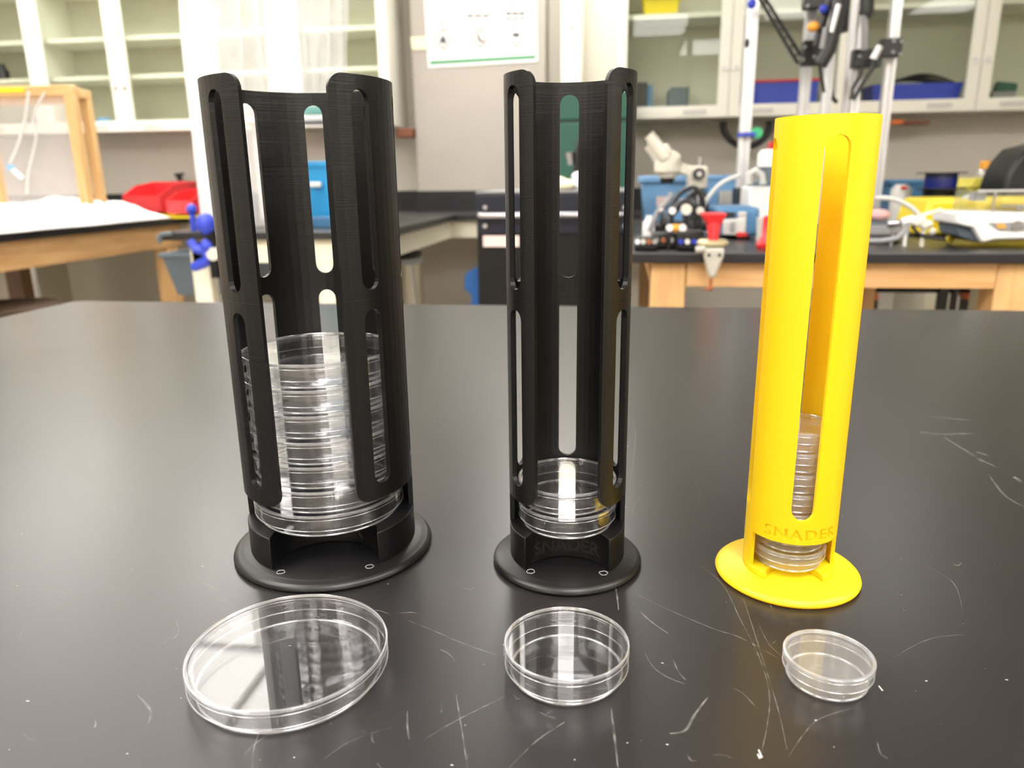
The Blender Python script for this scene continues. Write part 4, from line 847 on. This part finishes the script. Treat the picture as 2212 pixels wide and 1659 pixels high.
g = G(); q = at(1900, 440, Y=2.5); g.ball((q.x, 2.5, CT+.055), .03, (1.2, .8, .6)); solo('pink_bag', g, M['pink'], 'small pink and cream bag on the flat grey device', 'bag')
for k, (px, py, rr) in enumerate(((1905, 508, .03), (1925, 500, .022), (1895, 492, .026))):
    q = at(px, py, Y=2.12); g = G(); g.tube([(q.x+rr*1.3*math.cos(t), 2.12+.02*k+rr*math.sin(t), CT+.006+.004*math.sin(3*t)) for t in [2*math.pi*i/20 for i in range(20)]], .004, closed=True)
    solo('cable_loop', g, M['bk'], ['black cable loop nearest the bench front, right of the yellow tower', 'small black cable loop beside the chrome fitting', 'black cable loop furthest back beside the yellow tower'][k], 'cable')
# dark chair-like shell at the right edge
root = empty('dark_hood', (at(2230, 400, Y=2.6).x, 2.6, CT), 'curved dark grey hood rising at the right edge of the photo', 'hood')
pr = [xz(at(px, py, Y=2.6)) for px, py in ((2172, 436), (2176, 408), (2186, 376), (2202, 348), (2230, 318), (2300, 300), (2300, 436))]
g = G(); g.prism(pr, 2.62, 2.8, 'XZ'); part('shell', g, M['bk'], root, bevel=.01)
g = G(); g.box(pr[0][0]+.01, pr[-1][0]-.01, 2.64, 2.78, CT+.001, pr[0][1]-.0005); part('base', g, M['bkm'], root)

# ================================================================== the black table
root = empty('lab_table', (.2, .5, 0), 'large black resin topped laboratory table with a scratched surface, filling the foreground', 'table')
g = G(); x0, x1, y0, y1, r = -1.14, 1.45, -.45, 1.432, .03
pts = []
for cx, cy_, a0 in ((x1-r, y1-r, 0), (x0+r, y1-r, 90), (x0+r, y0+r, 180), (x1-r, y0+r, 270)):
    pts += [(cx+r*math.cos(R(a0+10*k)), cy_+r*math.sin(R(a0+10*k))) for k in range(10)]
g.prism(pts, TZ-.032, TZ, 'XY'); part('tabletop', g, M['table'], root, bevel=.003, smooth=30)
g = G()
g.box(x0+.05, x1-.05, y1-.075, y1-.05, TZ-.13, TZ-.033); g.box(x0+.05, x1-.05, y0+.05, y0+.075, TZ-.13, TZ-.033)
g.box(x0+.05, x0+.075, y0+.075, y1-.075, TZ-.13, TZ-.033); g.box(x1-.075, x1-.05, y0+.075, y1-.075, TZ-.13, TZ-.033); part('apron', g, M['maple'], root, smooth=0)['kind'] = 'stuff'
for x in (x0+.08, x1-.165):
    for y in (y0+.08, y1-.165): g = G(); g.box(x, x+.085, y, y+.085, 0, TZ-.033); part('leg', g, M['maple_z'], root, bevel=.004)
# scratches and specks: thin wear marks with their own shapes
m, nt, b = newmat('scratch'); N = nt.nodes; L = nt.links
tr = N.new('ShaderNodeBsdfTransparent'); mxs = N.new('ShaderNodeMixShader'); nz = N.new('ShaderNodeTexNoise'); nz.inputs['Scale'].default_value = 220
tc = N.new('ShaderNodeTexCoord'); L.new(tc.outputs['Object'], nz.inputs['Vector']); b.inputs['Base Color'].default_value = (.42, .41, .40, 1); b.inputs['Roughness'].default_value = .5
mr = N.new('ShaderNodeMapRange'); mr.inputs['From Min'].default_value = .35; mr.inputs['From Max'].default_value = .7; mr.inputs['To Min'].default_value = .03; mr.inputs['To Max'].default_value = .30
L.new(nz.outputs['Fac'], mr.inputs[0]); L.new(mr.outputs[0], mxs.inputs[0]); L.new(tr.outputs[0], mxs.inputs[1]); L.new(b.outputs[0], mxs.inputs[2]); L.new(mxs.outputs[0], N['Material Output'].inputs[0])
M['scr'] = m; M['speck'] = mat('speck', (.42, .41, .40), .6)
def ribbon(g, pix, wd):
    P = [at(a, b_, z=TZ) for a, b_ in pix]; Q = []
    for i in range(len(P)-1):
        for k in range(6):
            t = k/6; p0, p1, p2, p3 = P[max(0, i-1)], P[i], P[i+1], P[min(len(P)-1, i+2)]
            Q.append(.5*((2*p1)+(p2-p0)*t+(2*p0-5*p1+4*p2-p3)*t*t+(3*p1-p0-3*p2+p3)*t**3))
    Q.append(P[-1]); prev = None
    for i, q in enumerate(Q):
        d = (Q[min(i+1, len(Q)-1)]-Q[max(0, i-1)]); d.z = 0; d.normalize(); n = Vector((-d.y, d.x, 0))
        ww = wd*(.35+.65*math.sin(math.pi*(i+.5)/len(Q)))*rnd.uniform(.7, 1.2)/2
        c = (g.v(q.x+n.x*ww, q.y+n.y*ww, TZ+.0001), g.v(q.x-n.x*ww, q.y-n.y*ww, TZ+.0001))
        if prev: g.bm.faces.new((prev[0], prev[1], c[1], c[0]))
        prev = c
g = G()
LONG = [([(1378, 1286), (1450, 1320), (1540, 1358), (1600, 1378), (1682, 1423)], .0006), ([(1500, 1212), (1560, 1262), (1600, 1340), (1640, 1420), (1662, 1500), (1655, 1580), (1640, 1640)], .0006),
 ([(1605, 1290), (1640, 1400), (1680, 1530), (1700, 1620)], .0005), ([(880, 1340), (930, 1360), (1000, 1390), (1075, 1416)], .0007), ([(985, 1500), (995, 1560), (1010, 1659)], .0006), ([(905, 1605), (980, 1560), (1090, 1505)], .0006),
 ([(880, 1535), (880, 1570), (884, 1598)], .0008), ([(1447, 1585), (1480, 1578), (1500, 1545), (1530, 1505)], .0014), ([(1393, 1410), (1410, 1440), (1440, 1462), (1480, 1478)], .0007), ([(1450, 1415), (1465, 1450), (1482, 1470)], .0007),
 ([(1384, 1322), (1405, 1342), (1442, 1368)], .0010), ([(1330, 1270), (1334, 1295), (1336, 1318)], .0010), ([(1320, 1530), (1326, 1580), (1335, 1659)], .0011), ([(1220, 1560), (1160, 1600), (1100, 1659)], .0007), ([(865, 1325), (885, 1323), (900, 1325)], .0012),
 ([(560, 1580), (548, 1620), (545, 1659)], .0007), ([(640, 1560), (560, 1600), (520, 1640)], .0005), ([(295, 1500), (325, 1535), (318, 1570)], .0011), ([(350, 1390), (385, 1370), (380, 1340)], .0006), ([(1500, 1040), (1512, 1060), (1508, 1080)], .0006),
 ([(1370, 900), (1372, 960), (1352, 1100)], .0006), ([(1985, 933), (2040, 938), (2110, 936)], .0030), ([(2040, 945), (2080, 970), (2105, 985)], .0025), ([(1993, 897), (2060, 905), (2115, 908)], .0022), ([(2110, 976), (2135, 985)], .0035), ([(2135, 1025), (2170, 1070), (2212, 1095)], .0018),
 ([(2110, 990), (2155, 1010)], .0022), ([(2190, 1030), (2212, 1045)], .003), ([(1635, 1530), (1600, 1495), (1560, 1480)], .0005), ([(1640, 1350), (1660, 1390), (1690, 1420)], .0005), ([(700, 1640), (760, 1600), (850, 1570)], .0004), ([(890, 1190), (870, 1215), (850, 1240)], .0005),
 ([(1700, 1640), (1760, 1560), (1840, 1530)], .0004), ([(60, 1240), (140, 1200), (220, 1190)], .0005), ([(1930, 1420), (2010, 1380), (2100, 1370)], .0004), ([(2000, 1220), (2060, 1260), (2080, 1320)], .0005), ([(300, 1130), (380, 1105), (470, 1100)], .0006), ([(1040, 820), (1010, 850), (930, 880)], .0009)]
for pix, wd in LONG: ribbon(g, pix, wd)
for k in range(70):
    x, y = rnd.uniform(20, 2190), rnd.uniform(820, 1650); a = rnd.uniform(0, 6.28); l = rnd.uniform(8, 45)
    ribbon(g, [(x, y), (x+l*.5*math.cos(a), y+l*.5*math.sin(a)+3), (x+l*math.cos(a+.3), y+l*math.sin(a+.3))], rnd.uniform(.0003, .0009))
tag(part('scratch_marks', g, M['scr'], root, smooth=0), None, None, None, 'stuff')
g = G()
for k in range(110):
    x, y = rnd.uniform(10, 2200), rnd.uniform(760, 1655); p = at(x, y, z=TZ); s = rnd.uniform(.00012, .00038)*(1 if k % 9 else 1.7); a = rnd.uniform(0, 3)
    e = rnd.uniform(1, 2.6); vs_ = [g.v(p.x+s*e*math.cos(a+t)*math.cos(0)-0, p.y+s*math.sin(a+t), TZ+.00015) for t in (0, 1.2, 2.3, 3.4, 4.6, 5.5)]; g.bm.faces.new(vs_)
for (px, py, l) in ((1903, 1487, .004), (1643, 1628, .005), (1305, 1263, .002), (1640, 1634, .003)):
    p = at(px, py, z=TZ); g.bm.faces.new([g.v(p.x-.0004, p.y-l/2, TZ+.0002), g.v(p.x+.0006, p.y-l/2, TZ+.0002), g.v(p.x-.0003, p.y+l/2, TZ+.0002), g.v(p.x-.0008, p.y+l/3, TZ+.0002)])
tag(part('dust_specks', g, M['speck'], root, smooth=0), None, None, None, 'stuff')

# ================================================================== towers and dishes
def text_tris(s, size, spacing=1.0):
    cu = bpy.data.curves.new('t', 'FONT'); cu.body = s; cu.size = size; cu.resolution_u = 3; cu.space_character = spacing; cu.offset = size*.012
    o = bpy.data.objects.new('t', cu); COL.objects.link(o); dg = bpy.context.evaluated_depsgraph_get(); dg.update()
    me = bpy.data.meshes.new_from_object(o.evaluated_get(dg)); bpy.data.objects.remove(o); bpy.data.curves.remove(cu)
    me.calc_loop_triangles(); P = [Vector(v.co[:2]) for v in me.vertices]; T = [tuple(t.vertices) for t in me.loop_triangles]
    cnt = {}
    for t in T:
        for k in range(3):
            e = tuple(sorted((t[k], t[(k+1) % 3]))); cnt[e] = cnt.get(e, 0)+1
    E = [e for e, c in cnt.items() if c == 1]; bpy.data.meshes.remove(me)
    x0, x1 = min(p.x for p in P), max(p.x for p in P); y0 = min(p.y for p in P)
    P = [Vector((p.x-(x0+x1)/2, p.y-y0)) for p in P]; return P, T, E
def raised_text(s, size, fn, m, parent, name='lettering', th=.0003):
    """letters laid on a surface by fn(x, y, depth)"""
    P, T, E = text_tris(s, size); g = G(); A = [g.v(*fn(p.x, p.y, 0)) for p in P]; B = [g.v(*fn(p.x, p.y, th)) for p in P]
    for t in T:
        g.bm.faces.new([B[i] for i in t]); g.bm.faces.new([A[i] for i in reversed(t)])
    for a, b_ in E: g.bm.faces.new((A[a], A[b_], B[b_], B[a]))
    return part(name, g, m, parent, smooth=0, local=True)
def inpoly(p, poly):
    c = False; n = len(poly)
    for i in range(n):
        a, b_ = poly[i], poly[i-1]
        if (a[1] > p[1]) != (b_[1] > p[1]) and p[0] < (b_[0]-a[0])*(p[1]-a[1])/(b_[1]-a[1])+a[0]: c = not c
    return c
def fillet(pts, rad, n=7):
    """round the corners of a polygon; rad gives one radius per corner"""
    out = []
    for i, p in enumerate(pts):
        r = rad[i]; p = Vector(p); a = Vector(pts[i-1])-p; b_ = Vector(pts[(i+1) % len(pts)])-p
        if r <= 0: out.append(tuple(p)); continue
        A, B = p+a.normalized()*r, p+b_.normalized()*r
        c = A+b_.normalized()*r
        for k in range(n+1):
            t = k/n*math.pi/2; out.append(tuple(c+(A-c)*math.cos(t)+(B-c)*math.sin(t)))
    return out
def tube_shell(Ro, th, outline, holes, step, seam=None, letters=None, ldepth=.0006):
    """wall of thickness th rolled up from a flat outline (angle in degrees, height in m)"""
    K = Ro*math.pi/180
    pts, edges = [], []
    def addloop(lp):
        b0 = len(pts); pts.extend([Vector((a*K, z)) for a, z in lp]); n = len(lp); edges.extend([(b0+i, b0+(i+1) % n) for i in range(n)])
    addloop(outline)
    for h in holes: addloop(h)
    zs = [z for _, z in outline]; as_ = [a for a, _ in outline]; z0, z1 = min(zs), max(zs)
    k = math.ceil(min(as_)/step)
    while k*step <= max(as_):
        b0 = len(pts); pts.extend([Vector((k*step*K, z0-.001)), Vector((k*step*K, z1+.001))]); edges.append((b0, b0+1)); k += 1
    tri = []
    if letters:
        P, T, E, ca, cz = letters; b0 = len(pts); pts.extend([Vector((ca*K+p.x, cz+p.y)) for p in P]); edges.extend([(b0+a, b0+b_) for a, b_ in E])
        tri = [[(pts[b0+i].x, pts[b0+i].y) for i in t] for t in T]
    vo, eo, fo, _, _, _ = geometry.delaunay_2d_cdt(pts, edges, [], 0, 1e-7)
    OL = [(a*K, z) for a, z in outline]; HL = [[(a*K, z) for a, z in h] for h in holes]
    keep, eng = [], []
    for f in fo:
        c = (sum(vo[i].x for i in f)/3, sum(vo[i].y for i in f)/3)
        if not inpoly(c, OL) or any(inpoly(c, h) for h in HL): continue
        keep.append(f); eng.append(any(inpoly(c, t) for t in tri))
    def pos(p, r):
        a = p.x/K/step; k0 = math.floor(a+1e-6); t = a-k0
        if t < 1e-5: t = 0
        A, B = R(k0*step), R((k0+1)*step)
        x = math.sin(A)*(1-t)+math.sin(B)*t; y = -(math.cos(A)*(1-t)+math.cos(B)*t)
        return (x*r, y*r, p.y)
    g = G(); VO, VI, VE = {}, {}, {}
    def gv(D, i, r):
        if i not in D: D[i] = g.v(*pos(vo[i], r))
        return D[i]
    cnt = {}
    for f, e in zip(keep, eng):
        if e: g.bm.faces.new([gv(VE, i, Ro-ldepth) for i in f]).material_index = 1
        else: g.bm.faces.new([gv(VO, i, Ro) for i in f])
        g.bm.faces.new([gv(VI, i, Ro-th) for i in reversed(f)])
        for q in range(3):
            key = tuple(sorted((f[q], f[(q+1) % 3]))); cnt.setdefault(key, []).append(e)
    for (a, b_), es in cnt.items():
        if len(es) == 1:
            if seam is not None and all(abs(abs(vo[i].x/K-seam)-0) < 1e-3 or abs(vo[i].x/K-seam-360) < 1e-3 for i in (a, b_)): continue
            g.bm.faces.new((gv(VO, a, Ro), gv(VO, b_, Ro), gv(VI, b_, Ro-th), gv(VI, a, Ro-th)))
        elif es[0] != es[1]:
            g.bm.faces.new((gv(VO, a, Ro), gv(VO, b_, Ro), gv(VE, b_, Ro-ldepth), gv(VE, a, Ro-ldepth)))
    return g
def stadium(ca, w, z0, z1, Ro, n=8):
    """vertical slot centred on an angle, w metres wide"""
    K = Ro*math.pi/180; h = w/2; o = []
    for k in range(n+1): t = math.pi*k/n; o.append((ca+h*math.cos(t)/K, z1-h+h*math.sin(t)))
    for k in range(n+1): t = math.pi+math.pi*k/n; o.append((ca+h*math.cos(t)/K, z0+h+h*math.sin(t)))
    return o
def base_block(Ro, zf, zt, half_deg, yback, seg=72):
    """solid ring block with a finger notch cut in from the front (-y)"""
    hx, hy = Ro*math.sin(R(half_deg)), Ro*math.cos(R(half_deg))
    # circle centred (0,-yc) through (hx,-hy) with back point at -yback
    yc = (hx*hx+hy*hy-yback*yback)/(2*(hy-yback)); rn = yc-yback
    pts = []; n = seg
    for k in range(n+1):
        a = R(half_deg)+(2*math.pi-2*R(half_deg))*k/n; pts.append((Ro*math.sin(a), -Ro*math.cos(a)))
    a0 = math.atan2(-hy+yc, -hx); a1 = math.atan2(-hy+yc, hx)
    if a0 < 0: a0 += 2*math.pi
    for k in range(1, 28):
        a = a0+(a1-a0)*k/28; pts.append((rn*math.cos(a), -yc+rn*math.sin(a)))
    return pts, yc, rn
def tower(name, lab, c, Ro, th, Rp, Hh, rz, m, mt, black=True):
    t = empty(name, (c[0], c[1], TZ), lab, 'rack', 'dish dispensing towers', rz=rz)
    zf = .006
    g = G(); e = .0025
    pr = [(0, .0003), (Rp-.0012, .0003), (Rp-.0003, .001), (Rp, .0020), (Rp-.0004, .0032), (Rp-.0016, .0044), (Rp-.0034, .0052), (Rp-.0060, .0056), (Rp-.0066, .0060), (0, zf)]
    g.lathe((0, 0, 0), pr, 96); part('base_plate', g, m, t, local=True, smooth=35)
    if black:
        zt = .0268; half = 37 if Ro > .05 else 44.5; yb = (.009 if Ro > .05 else .0085)
    else: zt = .0098; half = 38; yb = .006
    pts, yc, rn = base_block(Ro, zf, zt, half, yb)
    g = G(); g.prism(pts, zf, zt, 'XY'); part('stand_ring', g, m, t, local=True, smooth=30, bevel=.0006)
    if black:
        ha = 25 if Ro > .05 else 31.5; ex = 88; slotw = .0122
        out = [(ha, .0485), (ex, .0485), (ex, zt+.0001), (360-ex, zt+.0001), (360-ex, .0485), (360-ha, .0485), (360-ha, Hh), (ha, Hh)]
        K = Ro*math.pi/180; fr = .008
        o2 = fillet([(a*K, z) for a, z in out], [fr, .001, 0, 0, .001, fr, fr, fr], 8); out = [(a/K, z) for a, z in o2]
        angs = (45, 90, 133, 180, 227, 270, 315) if Ro > .05 else (57, 118, 180, 242, 303)
        holes = []
        for a in angs: holes += [stadium(a, slotw, .1755, .2825, Ro), stadium(a, slotw, .0580, .1645, Ro)]
        g = tube_shell(Ro, th, out, holes, 6)
        bmesh.ops.dissolve_limit(g.bm, angle_limit=R(.5), verts=g.bm.verts[:], edges=g.bm.edges[:])
        tb = part('tube', g, m, t, local=True, smooth=4, bevel=.00045, bseg=2)
        # module seams: fine lines round the tube
        for z in (.1700, .2795):
            g = G(); A = []
            for k in range(int((360-2*ha)/3)+1):
                a = R(ha+k*3); a = min(a, R(360-ha)); A.append((a, [g.v(math.sin(a)*r_, -math.cos(a)*r_, zz) for r_, zz in ((Ro*.9985, z), (Ro+.00015, z), (Ro+.00015, z+.0004), (Ro*.9985, z+.0004))]))
            # broken where slots open is not needed: the seam sits between the slot rows
            for (a0, p0), (a1, p1) in zip(A, A[1:]): g.bridge(p0, p1)
            if z < .2: part('seam_line', g, m, t, local=True, smooth=60)
            else: g.bm.free()
        fn = lambda x, y, d: ((rn+.00002-d)*math.sin(x/rn), -yc+(rn+.00002-d)*math.cos(x/rn), .0105+y)
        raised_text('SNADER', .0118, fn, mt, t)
        for s in (-1, 1):
            q = Vector((s*Ro*math.sin(R(half-7)), -Ro*math.cos(R(half-7))+.0005, zf)); g = G(); rp = .0024
            g.tube([(q.x+rp*math.cos(a)*rnd.uniform(.85, 1.15), q.y+rp*math.sin(a)*rnd.uniform(.85, 1.15), zf+.0001) for a in [2*math.pi*k/14 for k in range(14)]], .00022, 6, closed=True)
            part('peg_mark', g, M['grey'], t, local=True)
    else:
        z_e = .0318
        out = [(62, z_e), (80, z_e), (80, zt+.0001), (294, zt+.0001), (294, z_e), (422, z_e), (422, Hh), (62, Hh)]
        K = Ro*math.pi/180; o2 = fillet([(a*K, z) for a, z in out], [0, .001, 0, 0, .001, 0, 0, 0], 5); out = [(a/K, z) for a, z in o2]
        holes = [stadium(a, .0128, .0462, .2545, Ro) for a in (90, 180, 270, 360)]
        P, T, E = text_tris('SNADER', .0090, 1.12); wdt = max(p.x for p in P)*2; sc_ = (97*K)/wdt
        P = [Vector((p.x*sc_, p.y)) for p in P]
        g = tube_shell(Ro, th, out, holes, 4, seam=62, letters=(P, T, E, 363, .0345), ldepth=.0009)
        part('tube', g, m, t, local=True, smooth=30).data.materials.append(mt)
    return t
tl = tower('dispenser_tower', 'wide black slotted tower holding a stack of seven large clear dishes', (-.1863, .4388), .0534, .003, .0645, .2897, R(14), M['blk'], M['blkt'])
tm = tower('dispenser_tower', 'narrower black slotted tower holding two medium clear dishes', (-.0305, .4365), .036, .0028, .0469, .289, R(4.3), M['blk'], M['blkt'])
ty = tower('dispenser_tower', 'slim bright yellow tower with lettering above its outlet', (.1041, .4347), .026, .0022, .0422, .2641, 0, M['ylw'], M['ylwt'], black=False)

def dish(c, z, r, h, lab, group=None, rz=0, skirt=.35, kb=.94, style=0, tilt=0):
    d = empty('petri_dish', (c[0], c[1], z), lab, 'dish', group, rz=rz)
    t = .0010; seg = 72; rb = r*kb
    g = G(); g.lathe((0, 0, 0), [(0, .0004), (rb-.0018, .0004), (rb, .0014), (rb, h-.0030), (rb-t, h-.0030), (rb-t, .0016), (0, .0016)], seg); part('base', g, M['dish_s' if style == 2 else 'dish'], d, local=True, smooth=35)
    g = G(); g.tube([((rb-.0012)*math.cos(a), (rb-.0012)*math.sin(a), .0008) for a in [2*math.pi*k/seg for k in range(seg)]], .00075, 8, closed=True); part('base_rim', g, M['rim'], d, local=True, smooth=80)
    zs = h*skirt
    g = G(); g.lathe((0, 0, 0), [(0, h-.0012), (r-.0022, h-.0012), (r-.0018, h-.0003), (r-.0003, h-.0003), (r, h-.0012), (r, zs), (r-t, zs), (r-t, h-.0024), (0, h-.0022)], seg); part('lid', g, M['dish_s' if style == 2 else 'dish'], d, local=True, smooth=35)
    wr = .0009 if style < 2 else .0016
    g = G(); g.lathe((0, 0, 0), [(r-wr, h-.0016), (r+.00005, h-.0016), (r+.00005, h-.0003), (r-.0004, h), (r-wr+.0003, h), (r-wr, h-.0004)], seg, closed=True); part('lid_rim', g, M['rim'], d, local=True, smooth=50)
    g = G(); g.tube([((r-.0003)*math.cos(a), (r-.0003)*math.sin(a), zs) for a in [2*math.pi*k/seg for k in range(seg)]], .00038, 6, closed=True); part('skirt_edge', g, M['rim'], d, local=True, smooth=80)
    g = G(); z2 = zs+(h-zs)*.68; g.tube([((r-.0001)*math.cos(a), (r-.0001)*math.sin(a), z2) for a in [2*math.pi*k/seg for k in range(seg)]], .00022, 6, closed=True); part('wall_line', g, M['rim'], d, local=True, smooth=80)
    for k in range(3):
        a = R(-100+120*k); g = G(); g.box(-.0002, .0002, -.0005, .0003, zs+(h-zs)*.45, h-.0008)
        bmesh.ops.transform(g.bm, matrix=Matrix.Rotation(a+math.pi/2, 4, 'Z') @ Matrix.Translation((0, -(r), 0)), verts=g.bm.verts); part('vent_nub', g, M['rim'], d, local=True, smooth=0)
    return d
def stack(proto, c, zs_, jit, labels, group):
    for k, z in enumerate(zs_):
        o = proto if k == 0 else copy_tree(proto)
        o.location = (c[0]+rnd.uniform(-jit, jit), c[1]+rnd.uniform(-jit, jit), TZ+z); o.rotation_euler = (0, 0, rnd.uniform(0, 6.28)); o['label'] = labels[k]; o['group'] = group
cn = ['bottom', 'second from the bottom', 'third from the bottom', 'fourth from the bottom', 'third from the top', 'second from the top', 'topmost']
L7 = [.0270, .0424, .0579, .0735, .0891, .1046, .1202]
stack(dish((0, 0), 0, .0478, .0153, 'x', skirt=.35), (-.1863, .4388), L7, .0008, [f'large clear lidded dish, {n} of the stack in the wide black tower' for n in cn], 'large dishes stacked in the wide black tower')
stack(dish((0, 0), 0, .0304, .0151, 'x', skirt=.36, kb=.93), (-.0305, .4365), [.0271, .0424], .0003, ['medium clear dish at the outlet of the narrower black tower, lower of two', 'medium clear dish in the narrower black tower, upper of two'], 'medium dishes in the narrower black tower')
stack(dish((0, 0), 0, .0210, .0122, 'x', skirt=.5, kb=.9, style=2), (.1041, .4347), [.0101+.0124*k for k in range(7)], .0003, [f'small clear dish, {n} of the stack in the yellow tower' for n in cn], 'small dishes stacked in the yellow tower')
dish((-.1579, .3045), TZ+.0004, .0481, .0148, 'large clear petri dish lying on the table before the wide black tower', 'dishes lying on the table', rz=.1)
dish((-.0225, .3236), TZ+.0004, .0306, .0161, 'medium clear petri dish lying on the table before the narrower black tower', 'dishes lying on the table', rz=.9, skirt=.3, kb=.93)
ds = dish((.1027, .3326), TZ+.0004, .0208, .0133, 'small clear petri dish lying on the table before the yellow tower', 'dishes lying on the table', rz=0, skirt=.48, kb=.92, style=2)
rr_ = .0185
raised_text('FALCON', .0022, lambda x, y, d: ((rr_+y*.2)*math.sin(x/rr_-.55), (rr_+y*.2)*math.cos(x/rr_-.55), .0100+y+d*0), M['rim'], ds, th=.0001)
